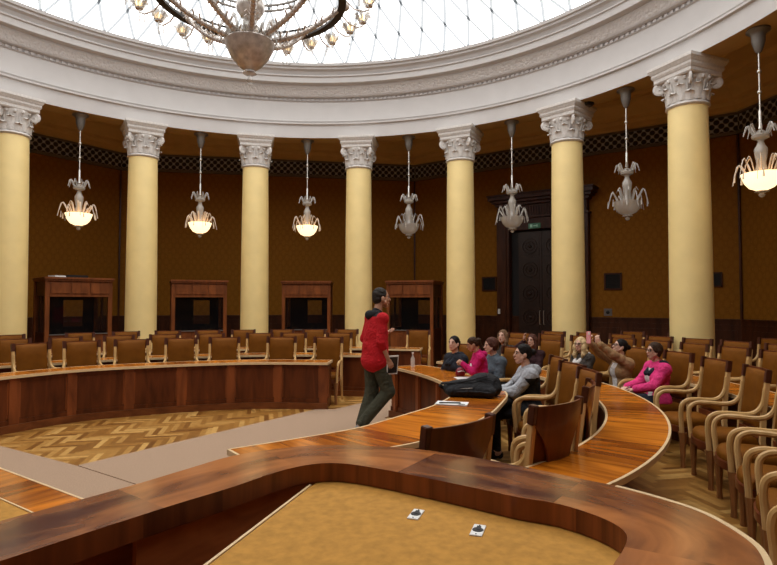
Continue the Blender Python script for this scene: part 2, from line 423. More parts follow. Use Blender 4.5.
# ambulatory ceiling, entablature ring, skylight
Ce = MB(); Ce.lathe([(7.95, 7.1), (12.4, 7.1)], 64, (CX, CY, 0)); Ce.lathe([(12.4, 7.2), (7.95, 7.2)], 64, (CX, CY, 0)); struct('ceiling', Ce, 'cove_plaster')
E1 = MB()
def ringprof(prof, mi, uvs=False, n=180):
    for (r0, z0), (r1, z1) in zip(prof[:-1], prof[1:]):
        vs = []; fs = []; us = []
        for k in range(n + 1):
            a = 2*pi*k/n
            vs += [(CX + r0*sin(a), CY + r0*cos(a), z0), (CX + r1*sin(a), CY + r1*cos(a), z1)]
        for k in range(n):
            fs.append((2*k, 2*k+1, 2*k+3, 2*k+2)); u0, u1 = 7.5*2*pi*k/n, 7.5*2*pi*(k+1)/n
            us.append([(u0, z0), (u0, z1), (u1, z1), (u1, z0)])
        E1.add(vs, fs, us if uvs else None, mi)
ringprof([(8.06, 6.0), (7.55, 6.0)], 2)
ringprof([(7.55, 6.0), (7.55, 6.33), (7.50, 6.35), (7.50, 6.385), (7.57, 6.40), (7.54, 6.44), (7.66, 6.46), (7.70, 7.00), (7.66, 7.02)], 0)
ringprof([(7.66, 7.09), (7.60, 7.11), (7.58, 7.14)], 0)
ringprof([(7.58, 7.14), (7.50, 7.33)], 1, True)
ringprof([(7.50, 7.33), (7.50, 7.37), (7.38, 7.385), (7.36, 7.395), (7.36, 7.53), (7.33, 7.55), (7.33, 7.575), (7.38, 7.60), (7.34, 7.68), (7.28, 7.72), (7.28, 7.77), (7.24, 7.79), (7.24, 7.86), (7.45, 7.87)], 0)
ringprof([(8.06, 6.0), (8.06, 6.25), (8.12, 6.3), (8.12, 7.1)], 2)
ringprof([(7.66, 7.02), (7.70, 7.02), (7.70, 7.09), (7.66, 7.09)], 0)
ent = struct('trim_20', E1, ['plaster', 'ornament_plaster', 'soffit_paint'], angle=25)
Dt = MB()
nd = 400
for k in range(nd):
    a = 2*pi*k/nd
    Dt.box((CX + 7.69*sin(a), CY + 7.69*cos(a), 7.055), (.066, .05, .058), rot=-a)
dt = obj('dentil_course', Dt, 'plaster', ent, smooth=False); dt['kind'] = 'stuff'
# dome: spherical cap of glass panes and a diamond lattice of glazing bars
RD, ZD, RISE = 7.42, 7.88, 2.0
SR = (RD*RD + RISE*RISE)/(2*RISE)
def dome(phi, t, off=0):     # t: 0 at the base ring, 1 at the crown
    amax = math.asin(RD/SR); al = amax*(1-t); R_ = SR + off
    return (CX + R_*sin(al)*sin(phi), CY + R_*sin(al)*cos(phi), ZD + RISE - SR + R_*cos(al))
G_ = MB(); nr = 18
vs = [dome(2*pi*k/72, j/nr, .04) for j in range(nr) for k in range(72)]
fs = [(j*72+k, j*72+(k+1) % 72, (j+1)*72+(k+1) % 72, (j+1)*72+k) for j in range(nr-1) for k in range(72)]
G_.add(vs + [dome(0, 1, .04)], fs + [((nr-1)*72+k, (nr-1)*72+(k+1) % 72, nr*72) for k in range(72)])
sky = struct('window_1', G_, 'dome_glass')
Lt = MB()
for k in range(72):
    for sgn in (1, -1):
        Lt.tube([dome(2*pi*(k + sgn*j*.27)/72, j/nr, -.05) for j in range(0, nr-1)], .034, 4, cap=False)
for k in range(72):
    p = Vector(dome(2*pi*k/72, .004)); Lt.box((p.x, p.y, p.z + .03), (.05, .04, .13), rot=-2*pi*k/72)
obj('glazing_bar', Lt, 'sky_steel', sky, smooth=False)

# ------------------------------------------------------------------ columns
def make_column():
    t = thing('column', '', 'column')
    prof = [(.47, 0), (.47, .10), (.44, .12), (.455, .17), (.44, .22), (.40, .25), (.415, .29), (.40, .33), (.362, .36)]
    b_ = MB(); b_.lathe(prof, 32); b_.lathe([(0, 0), (.47, 0)], 32); obj('base', b_, 'capital_plaster', t)
    s = MB(); pr = []
    for j in range(13):
        f = j/12; pr.append((.358 - .030*f*f - .002*f, .36 + (5.20-.36)*f))
    s.lathe(pr, 40); obj('shaft', s, 'column_paint', t, angle=60)
    a_ = MB(); a_.lathe([(.328, 5.18), (.352, 5.19), (.368, 5.21), (.352, 5.235), (.340, 5.24), (.335, 5.26), (.0, 5.26)], 40); obj('astragal', a_, 'capital_plaster', t)
    c = MB(); c.lathe([(.325, 5.24), (.325, 5.45), (.345, 5.58), (.40, 5.68), (.40, 5.70), (.0, 5.71)], 32)
    def leaf(a, z0, h, w, r0, curl):
        P = []; nj = 7
        for j in range(nj):
            f = j/(nj-1); rr = r0 + .012 + .05*f*f + (curl*max(0, f-.7)/.3 if f > .7 else 0)
            zz = z0 + h*(f if f < .85 else .85 + (f-.85)*.2) - (.03 if j == nj-1 else 0)
            ww = w*(.55 + .9*f - 1.25*f*f*f*.95) * (1.12 if j % 2 else .9)
            for q in (-1, -.5, 0, .5, 1):
                aa = a + q*ww/r0; r2 = rr + (.016*(1-abs(q)*1.6) if abs(q) < .6 else -.008)
                P.append((r2*sin(aa), r2*cos(aa), zz - abs(q)*.018*(j > 3)))
        F = [(j*5+q, j*5+q+1, (j+1)*5+q+1, (j+1)*5+q) for j in range(nj-1) for q in range(4)]
        c.add(P, F)
    for k in range(8): leaf(2*pi*k/8, 5.255, .21, .105, .330, .028)
    for k in range(8): leaf(2*pi*(k+.5)/8, 5.265, .35, .105, .335, .035)
    for k in range(32):
        a = 2*pi*(k+.5)/32; c.tube([(.338*sin(a), .338*cos(a), 5.28), (.352*sin(a), .352*cos(a), 5.45), (.385*sin(a), .385*cos(a), 5.60 - .05*(k % 2))], [.012, .016, .008], 5)
    for k in range(16):
        a = 2*pi*(k+.5)/16; c.ball((.385*sin(a), .385*cos(a), 5.655), .035, 6, 4, (1, 1, 1.2))
    obj('capital', c, 'capital_plaster', t, angle=50)
    for k in range(4):
        a = pi/4 + k*pi/2; v = MB()
        d = Vector((sin(a), cos(a), 0)); cc = d*.455 + Vector((0, 0, 5.60)); pth = []
        tz = Vector((0, 0, 1)); 
        for j in range(34):
            f = j/33; an = f*2.3*2*pi; rr = .088*(1-f*.86)
            pth.append(cc + d*rr*sin(an)*1.0 + tz*rr*cos(an))
        v.tube([cc + tz*.088 - d*.16 + Vector((0, 0, -.05)), cc + tz*.088 - d*.07] + pth, [.026]*2 + [.027 - .012*j/33 for j in range(34)], 6, flat=1.5, up=(d.y, -d.x, 0))
        dr = Vector((d.y, -d.x, 0))
        ring = [cc + d*.070*sin(q) + tz*.070*cos(q) for q in np.linspace(0, 2*pi, 17)[:-1]]
        pts = [p + dr*.020 for p in ring] + [p - dr*.020 for p in ring]
        v.add(pts, [tuple(range(16)), tuple(range(16, 32))[::-1]] + [(i, (i+1) % 16, 16+(i+1) % 16, 16+i) for i in range(16)])
        v.ball(cc + dr*.02, .02, 8, 6); v.ball(cc - dr*.02, .02, 8, 6)
        obj('volute', v, 'capital_plaster', t, angle=40)
    # moulded impost block carrying the architrave
    b2 = MB()
    def sq(h0, z0, h1, z1):
        P = [(x*h0, y*h0, z0) for x, y in ((-1, -1), (1, -1), (1, 1), (-1, 1))] + [(x*h1, y*h1, z1) for x, y in ((-1, -1), (1, -1), (1, 1), (-1, 1))]
        b2.add(P, [(3, 2, 1, 0), (4, 5, 6, 7)] + [(i, (i+1) % 4, 4+(i+1) % 4, 4+i) for i in range(4)])
    sq(.38, 5.695, .40, 5.72); sq(.385, 5.72, .39, 5.79); sq(.40, 5.79, .425, 5.835); sq(.415, 5.835, .42, 5.885); sq(.43, 5.885, .465, 5.945); sq(.47, 5.945, .47, 6.001)
    obj('impost_block', b2, 'capital_plaster', t, angle=20)
    return t
col_proto = make_column()
pos_words = ['first from the left, cut by the picture edge', 'second from the left, between two lit pendants', 'third from the left', 'fourth from the left, behind the man in red', 'fifth from the left, behind the seated woman in black', 'sixth from the left, in front of the carved door', 'seventh from the left, largest and nearest']
idx = [-1, 0, 1, 2, 3, 4, 5, 6, 7]
for q, i in enumerate(idx):
    c = col_proto if q == 0 else copy_tree(col_proto)
    a = radians(-52.8 + 20*i); c.location = (CX + RC*sin(a), CY + RC*cos(a), 0); c.rotation_euler = (0, 0, -a)
    lb = pos_words[i] if 0 <= i < 7 else ('beyond the left edge' if i < 0 else 'beyond the right edge')
    tag(c, 'cream column with white leafy capital, ' + lb, 'column', 'columns of the round colonnade')

# ------------------------------------------------------------------ pendants between the columns
def leafcurl(mb, a, r0, z0, out, up, droop, r=.012, n=9, flat=.45):
    P = []
    for j in range(n):
        f = j/(n-1); rr = r0 + out*(f**.8); z = z0 + up*sin(min(1, f*1.5)*pi/2)*(1 if f < .6 else 1) - droop*max(0, f-.5)**1.5*2.8
        P.append((rr*sin(a), rr*cos(a), z))
    mb.tube(P, [r*(.7+.9*sin(pi*min(1, j/(n-1)+.12))) for j in range(n)], 5, flat=flat)
def make_pendant(lit):
    t = thing('pendant_lamp', '', 'lamp')
    c = MB(); c.lathe([(0, 6.0), (.17, 6.0), (.175, 5.97), (.12, 5.94), (.10, 5.90), (.095, 5.80), (.06, 5.68), (.035, 5.63), (.0, 5.63)], 16); obj('canopy', c, 'grey_metal', t)
    rd = MB(); rd.tube([(0, 0, 5.64), (0, 0, 4.45)], .013, 8)
    for z in (5.33, 5.0): rd.ball((0, 0, z), .034, 10, 7)
    rd.lathe([(.013, 4.72), (.024, 4.70), (.022, 4.5), (.03, 4.42)], 10); obj('rod', rd, 'silver', t)
    cr = MB(); cr.lathe([(.03, 4.40), (.09, 4.36), (.13, 4.31), (.12, 4.27), (.05, 4.24), (.04, 4.2)], 14)
    for k in range(8): leafcurl(cr, 2*pi*k/8, .08, 4.29, .15, .20, .17, .015)
    obj('leaf_crown', cr, 'frost_glass', t)
    st = MB(); st.lathe([(.035, 4.24), (.06, 4.16), (.095, 4.10), (.09, 4.02), (.065, 3.88), (.09, 3.74), (.10, 3.70)], 14); obj('stem', st, 'frost_glass', t)
    lv = MB()
    for k in range(8): leafcurl(lv, 2*pi*(k+.25)/8, .17, 3.68, .19 + .03*(k % 3), .22 + .07*(k % 2), .34, .012)
    for k in range(6): leafcurl(lv, 2*pi*(k+.6)/6, .09, 3.70, .13, .30, .08, .013)
    for q_ in np.linspace(0, 2*pi, 9)[:-1]: lv.tube([(.36*sin(q_), .36*cos(q_), 3.74), (.365*sin(q_), .365*cos(q_), 3.60)], [.005, .016], 5)
    obj('glass_leaf', lv, 'bowl_glass_lit' if lit else 'frost_glass', t)
    bo = MB(); bo.lathe([(.27, 3.70), (.285, 3.71), (.27, 3.66), (.235, 3.57), (.17, 3.49), (.09, 3.455), (.0, 3.45)], 20); obj('bowl', bo, 'bowl_lit' if lit else 'frost_glass', t)
    fi = MB(); fi.lathe([(.02, 3.46), (.10, 3.435), (.10, 3.42), (.035, 3.40), (.05, 3.375), (.03, 3.345), (.0, 3.335)], 12); obj('finial', fi, 'frost_glass', t)
    return t
p_on, p_off = make_pendant(True), make_pendant(False)
pend = [('lit glass pendant with amber bowl, first from the left', 1), ('lit glass pendant with amber bowl, second from the left', 1), ('lit glass pendant with amber bowl, third from the left', 1),
        ('unlit grey glass pendant, hanging right of the man in red', 0), ('unlit grey glass pendant in front of the door cornice', 0), ('unlit grey glass pendant between the sixth and seventh columns', 0), ('lit glass pendant with amber bowl at the right picture edge', 1)]
used = set()
for i, (lb, on) in enumerate(pend):
    pr = p_on if on else p_off
    t = pr if on not in used else copy_tree(pr); used.add(on)
    a = radians(-42.9 + 20*i + (.35 if i > 4 else 0)); t.location = (CX + RC*sin(a), CY + RC*cos(a), 0); t.rotation_euler = (0, 0, i*.7)
    tag(t, lb, 'lamp', 'glass pendants between the columns')
# small black ceiling spotlights
for (az, r, lb) in ((50.6, 7.86, 'small black ceiling spotlight beside the sixth column'), (84, 7.86, 'small black ceiling spotlight at the right picture edge')):
    t = thing('ceiling_spotlight', lb, 'lamp', (CX + r*sin(radians(az)), CY + r*cos(radians(az)), 6.0), -radians(az), 'ceiling spotlights')
    s = MB(); s.lathe([(0, 0), (.14, 0), (.14, -.03), (.10, -.06), (0, -.06)], 16); obj('housing', s, 'black_plastic', t)
    s = MB(); s.lathe([(0, -.062), (.07, -.062), (.07, -.058)], 12); obj('lens', s, 'grey_metal', t)

# ------------------------------------------------------------------ great chandelier
ch = thing('chandelier', 'huge glass chandelier with bronze ring hanging under the skylight', 'chandelier', (CX, CY, 0))
rd = MB(); rd.tube([(0, 0, ZD+RISE-.05), (0, 0, 5.1)], .03, 8); obj('rod', rd, 'bronze', ch)
bo = MB(); bo.lathe([(.0, 4.985), (.20, 4.99), (.30, 5.005), (.315, 4.985), (.30, 4.93), (.235, 4.80), (.15, 4.70), (.08, 4.645), (.05, 4.63)], 28); obj('bowl', bo, 'murano_silver', ch)
fi = MB(); fi.lathe([(.05, 4.635), (.085, 4.62), (.09, 4.60), (.05, 4.575), (.025, 4.56), (.03, 4.53), (.045, 4.51), (.02, 4.48), (.025, 4.455), (.0, 4.43)], 14); obj('finial', fi, 'clear_glass', ch)
st = MB(); st.lathe([(.10, 5.0), (.12, 5.06), (.095, 5.12), (.12, 5.18), (.085, 5.24), (.10, 5.30), (.07, 5.34)], 16); obj('stem', st, 'frost_glass', ch)
ub = MB(); ub.lathe([(.05, 5.31), (.12, 5.33), (.17, 5.40), (.185, 5.47), (.16, 5.55), (.08, 5.58), (.06, 5.66), (.09, 5.74), (.05, 5.8)], 22); obj('upper_bowl', ub, 'murano_silver', ch)
lf = MB()
for k in range(16):
    leafcurl(lf, 2*pi*k/16, .20, 5.0, .14 + .05*(k % 2), .16 + .08*(k % 2), .18, .020, flat=.5)
obj('glass_leaf', lf, 'frost_glass', ch)
gl = MB()
for k in range(10): gl.ball((.17*sin(2*pi*k/10), .17*cos(2*pi*k/10), 5.05), .05, 8, 6, (1, 1, 1.4))
obj('bulb_cluster', gl, 'bowl_glass_lit', ch)
rg = MB(); R1 = 1.17; z1 = 5.58
def ringtube(mb, R, z, w, h, n=72):
    vs = []
    for k in range(n):
        a = 2*pi*k/n
        for dr, dz in ((-w, -h), (w, -h), (w, h), (-w, h)): vs.append(((R+dr)*sin(a), (R+dr)*cos(a), z+dz))
    mb.add(vs, [(k*4+j, k*4+(j+1) % 4, ((k+1) % n)*4+(j+1) % 4, ((k+1) % n)*4+j) for k in range(n) for j in range(4)])
ringtube(rg, R1, z1, .05, .018); ringtube(rg, R1, z1+.12, .012, .012)
for k in range(60):
    a = 2*pi*k/60; rg.tube([(R1*sin(a), R1*cos(a), z1), (R1*sin(a+.03), R1*cos(a+.03), z1+.12)], .008, 4)
obj('ring', rg, 'bronze', ch, smooth=False)
r2 = MB(); ringtube(r2, .82, 5.84, .012, .012); ringtube(r2, .82, 5.92, .012, .012)
for k in range(54):
    a = 2*pi*k/54; r2.tube([(.82*sin(a), .82*cos(a), 5.84), (.82*sin(a), .82*cos(a), 5.92)], .008, 4)
for k in range(6):
    a = 2*pi*k/6; r2.tube([(.82*sin(a), .82*cos(a), 5.84), (.5*sin(a), .5*cos(a), 5.78), (.04*sin(a), .04*cos(a), 5.76)], .012, 5)
obj('upper_ring', r2, 'grey_metal', ch, smooth=False)
def arm_mesh():
    m_ = MB(); P = []
    for j in range(15):
        f = j/14; P.append((0, .14 + 1.06*f, 5.03 + .62*f - .12*sin(pi*f)))
    m_.tube(P, .030, 8)
    for j in range(44):      # twisted glass collars along the arm
        f = j/43; k = f*14; i = min(13, int(k)); g = k - i
        p = Vector(P[i]).lerp(Vector(P[i+1]), g); m_.ball(p, .042 - .012*(j % 2), 6, 4, (1.1, .5, 1.0))
    for j in range(1, 9):
        f = j/9; i = int(f*14); p = P[i]
        for sgn in (1, -1): m_.tube([p, (p[0]+sgn*.07, p[1]+.02, p[2]+.07), (p[0]+sgn*.10, p[1]+.05, p[2]+.03)], [.014, .012, .004], 5)
    m_.ball((0, 1.22, 5.66), .08, 10, 7, (1, 1, .8))
    return m_.mesh('arm', ['murano_silver'])
am = arm_mesh()
for k in range(8):
    obj('arm', am, 'murano_silver', ch, rot=(0, 0, radians(17 + 45*k)))
lm_holder, lm_fl, lm_bulb, lm_drop = MB(), MB(), MB(), MB()
lm_holder.tube([(0, -.30, .04), (0, -.20, -.06), (0, -.08, -.09), (0, 0, -.06), (0, 0, 0)], .012, 6); lm_holder.lathe([(.0, -.03), (.05, -.02), (.055, 0), (.0, .0)], 10)
for k in range(6): leafcurl(lm_fl, 2*pi*k/6, .035, .0, .085, .11, .03, .026, 6)
lm_bulb.ball((0, 0, .055), .042, 8, 6, (1, 1, 1.3))
for k in range(5): lm_drop.tube([(.05*sin(k*1.25), .05*cos(k*1.25)-.06, -.05), (.055*sin(k*1.25), .055*cos(k*1.25)-.06, -.20 - .02*(k % 2))], [.006, .012], 5)
mh, mf, mbu, md = lm_holder.mesh('lamp', ['murano_silver']), lm_fl.mesh('flower', ['bulb_glass'] if 'bulb_glass' in M else ['frost_glass']), lm_bulb.mesh('bulb', ['bulb_lit']), lm_drop.mesh('drop', ['clear_glass'])
for k in range(24):
    a = radians(7.5 + 15*k); R_ = 1.52
    h = obj('lamp', mh, 'murano_silver', ch, loc=(R_*sin(a), R_*cos(a), 5.56 + .03*(k % 2)), rot=(0, 0, -a))
    obj('flower', mf, 'flower_glass', h); obj('bulb', mbu, 'bulb_lit', h); obj('drop', md, 'clear_glass', h)

# ------------------------------------------------------------------ carved door on the back right wall
def wb(mb, u0, u1, z0, z1, d0, d1): mb.box(((u0+u1)/2, (d0+d1)/2, (z0+z1)/2), (u1-u0, d1-d0, z1-z0))
dr = thing('door_1', '', 'door'); dr.matrix_world = wall_mat(1)
for kk in ('label', 'category'): del dr[kk]
dr['kind'] = 'structure'
f = MB(); uc = -.24
for sg in (-1, 1):
    x0 = uc + sg*1.16; wb(f, x0-.20, x0+.20, 0, 4.18, .0, .24); wb(f, x0-.12, x0+.12, .35, 4.0, .24, .28); wb(f, x0-.22, x0+.22, 0, .3, .0, .28)
wb(f, uc-1.36, uc+1.36, 3.84, 4.18, 0, .22)
obj('door_frame', f, 'dark_wood', dr, bevel=.01)
f = MB(); wb(f, uc-1.36, uc+1.40, 4.18, 4.24, 0, .3); wb(f, uc-1.30, uc+1.34, 4.24, 4.58, 0, .24)
for k in range(34): wb(f, uc-1.32+k*.0785, uc-1.32+k*.0785+.045, 4.26, 4.54, .24, .28)
wb(f, uc-1.36, uc+1.42, 4.58, 4.66, 0, .34); wb(f, uc-1.44, uc+1.50, 4.66, 4.74, 0, .44); wb(f, uc-1.52, uc+1.58, 4.74, 4.86, 0, .54); wb(f, uc-1.55, uc+1.61, 4.86, 4.90, 0, .58)
obj('cornice', f, 'dark_wood', dr, bevel=.01)
f = MB(); wb(f, uc-.97, uc+.97, 0, 3.84, .01, .035); obj('reveal', f, 'booth_inside', dr)
for sg in (-1, 1):
    f = MB(); x0 = uc + sg*.36; wb(f, x0-.355, x0+.355, 0, 3.78, .04, .10)
    for zc in (.55, 1.25, 1.95, 2.65, 3.35):
        wb(f, x0-.28, x0+.28, zc-.30, zc+.30, .10, .12)
        for R_ in (.22, .13):
            f.tube([(x0+R_*cos(q), .125, zc+R_*sin(q)) for q in np.linspace(0, 2*pi, 21)], .022, 6)
        f.ball((x0, .125, zc), .06, 8, 6)
    lf_ = obj('door_leaf', f, 'door_wood', dr, bevel=.004)
    hd = MB(); xx = uc + sg*.06; hd.tube([(xx, .10, 1.05), (xx, .17, 1.05), (xx, .17, 1.45), (xx, .10, 1.45)], .014, 8); obj('door_handle', hd, 'silver', lf_)
def on_wall(name, k, label, cat, u, z, w, h, d, mat, group=None):
    t = thing(name, label, cat, (0, 0, 0), 0, group); t.matrix_world = wall_mat(k) @ Matrix.Translation((u, 0, z))
    return t
ex = on_wall('exit_sign', 1, 'small green exit sign on the lintel above the carved door', 'sign', -.40, 3.93, .34, .12, .05, None)
b_ = MB(); b_.box((0, .245, 0), (.36, .05, .15)); obj('housing', b_, 'exit_green', ex)
b_ = MB(); b_.box((-.09, .273, .0), (.07, .006, .09)); b_.box((.02, .273, .0), (.09, .006, .03)); b_.box((.085, .273, 0), (.03, .006, .07)); obj('pictogram', b_, 'exit_white', ex)
for u, z, w, h, lb in ((-1.95, 2.265, .48, .44, 'dark wooden wall vent left of the carved door'), (1.71, 2.265, .46, .46, 'dark wooden wall vent right of the carved door'), (4.18, 2.26, .22, .36, 'dark wooden wall vent beside the seventh column')):
    t = on_wall('wall_vent', 1, lb, 'vent', u, z, w, h, .05, None, 'dark vents in the wall covering')
    b_ = MB(); 
    for (a, c, e, g) in ((-w/2, w/2, -h/2, -h/2+.04), (-w/2, w/2, h/2-.04, h/2), (-w/2, -w/2+.04, -h/2, h/2), (w/2-.04, w/2, -h/2, h/2)): wb(b_, a, c, e, g, 0, .05)
    obj('frame', b_, 'dark_wood', t)
    b_ = MB(); nn = 9
    for k in range(nn): z0 = -h/2+.05 + k*(h-.1)/nn; wb(b_, -w/2+.04, w/2-.04, z0, z0+.022, .008, .035)
    wb(b_, -w/2+.03, w/2-.03, -h/2+.03, h/2-.03, .0, .008)
    obj('louver', b_, 'booth_inside', t)
t = on_wall('light_switch', 1, 'white light switch on the door frame', 'switch', -1.50, 1.42, 0, 0, 0, None)
b_ = MB(); b_.box((0, .31, 0), (.07, .03, .15)); obj('plate', b_, 'white_plastic', t, bevel=.004); b_ = MB(); b_.box((0, .328, 0), (.03, .012, .06)); obj('rocker', b_, 'paper', t)
t = on_wall('socket_plate', 1, 'pale square wall plate with dark dial right of the door', 'switch', 1.57, 1.42, 0, 0, 0, None)
b_ = MB(); b_.box((0, .012, 0), (.21, .024, .2)); obj('plate', b_, 'grey_metal', t, bevel=.004)
b_ = MB(); b_.ball((.0, .03, 0), .05, 10, 6, (1, .4, 1)); obj('dial', b_, 'black_plastic', t)

# ------------------------------------------------------------------ interpreters' booths between the columns
def make_booth():
    t = thing('interpreter_booth', '', 'booth'); Wb, Db, H = 1.50, 1.25, 2.22   # front faces +y local
    for sx_ in (-1, 1):
        for yy in (-.02, -Db+.06): obj('corner_post', MB().box((sx_*(Wb/2-.05), yy-.02, H/2), (.10, .10, H)), 'booth_wood', t, bevel=.006)
    c = MB(); c.box((0, -.05, .48), (Wb-.2, .05, .96)); 
    for k in (-1, 0, 1): c.box((k*.43, -.02, .5), (.36, .02, .62))
    obj('lower_panel', c, 'booth_wood', t, bevel=.004)
    c = MB(); c.box((0, -.04, 2.02), (Wb-.18, .08, .34)); c.box((0, .0, 1.84), (Wb-.16, .05, .04))
    for x0, w in ((-.45, .42), (0, .36), (.43, .40)): c.box((x0, .01, 2.02), (w, .03, .25))
    obj('fascia', c, 'booth_wood', t, bevel=.004)
    c = MB(); c.box((0, -Db/2+.02, H+.02), (Wb+.06, Db+.10, .05)); c.box((0, -Db/2+.02, H-.02), (Wb+.02, Db+.05, .05)); obj('roof', c, 'booth_wood', t, bevel=.006)
    for sx_ in (-1, 1):
        c = MB(); x = sx_*(Wb/2-.06)
        c.box((x, -Db/2, .5), (.05, Db-.2, 1.0)); c.box((x, -Db/2, 2.02), (.05, Db-.2, .36)); c.box((x, -Db*.5, 1.4), (.05, .06, 1.0))
        sp = obj('side_panel', c, 'dark_wood', t); c = MB(); c.box((x, -Db/2, 1.42), (.015, Db-.2, .84)); obj('side_glass', c, 'booth_glass', sp)
    c = MB(); c.box((0, -Db+.04, .55), (Wb-.2, .04, 1.1)); c.box((0, -Db+.04, 2.0), (Wb-.2, .04, .5)); c.box((-.52, -Db+.04, 1.45), (.26, .04, .75)); c.box((.37, -Db+.04, 1.45), (.58, .04, .75))
    obj('rear_panel', c, 'booth_inside', t)
    c = MB(); c.box((0, -.06, 1.40), (Wb-.2, .012, .86)); obj('front_glass', c, 'booth_glass', t)
    c = MB(); c.box((0, -.25, .93), (Wb-.22, .42, .03)); c.box((0, -.03, .965), (Wb-.2, .08, .02)); obj('sill', c, 'grey_metal', t)
    return t
bp_ = make_booth()
blab = ['brown wooden glazed booth behind the left rows, leftmost of four, papers on top', 'brown wooden glazed booth, second from the left, between columns', 'brown wooden glazed booth, third from the left, between columns', 'brown wooden glazed booth right behind the man in red']
booths = []
for i, (az, sc, dx) in enumerate(((-42.2, .93, 0), (-22.7, .90, 0), (-3.1, .86, 0), (16.9, .84, 0))):
    t = bp_ if i == 0 else copy_tree(bp_)
    a = radians(az); r_ = 7.95
    t.location = (CX + r_*sin(a), CY + r_*cos(a), 0); t.rotation_euler = (0, 0, -a + pi); t.scale = (sc, 1, 1.0)
    tag(t, blab[i], 'booth', 'glazed booths between the columns'); booths.append(t)
b0 = booths[0].location; a = radians(-42.0); rt = Vector((cos(a), -sin(a), 0)); bk = Vector((sin(a), cos(a), 0))
p = Vector((b0.x, b0.y, 2.265)) - rt*.42 + bk*.25
t = obj('paper_stack', MB().box((0, 0, .02), (.24, .30, .04)), 'paper', loc=p, rot=(0, 0, -a+.3)); tag(t, 'white paper stack on top of the leftmost booth', 'papers')
p = Vector((b0.x, b0.y, 2.265)) - rt*.02 + bk*.3
t = thing('flat_case', 'flat black case on top of the leftmost booth', 'case', p, -a); obj('shell', MB().box((0, 0, .03), (.44, .34, .06)), 'black_plastic', t, bevel=.01); obj('handle', MB().box((.235, 0, .035), (.03, .12, .02)), 'black_plastic', t)

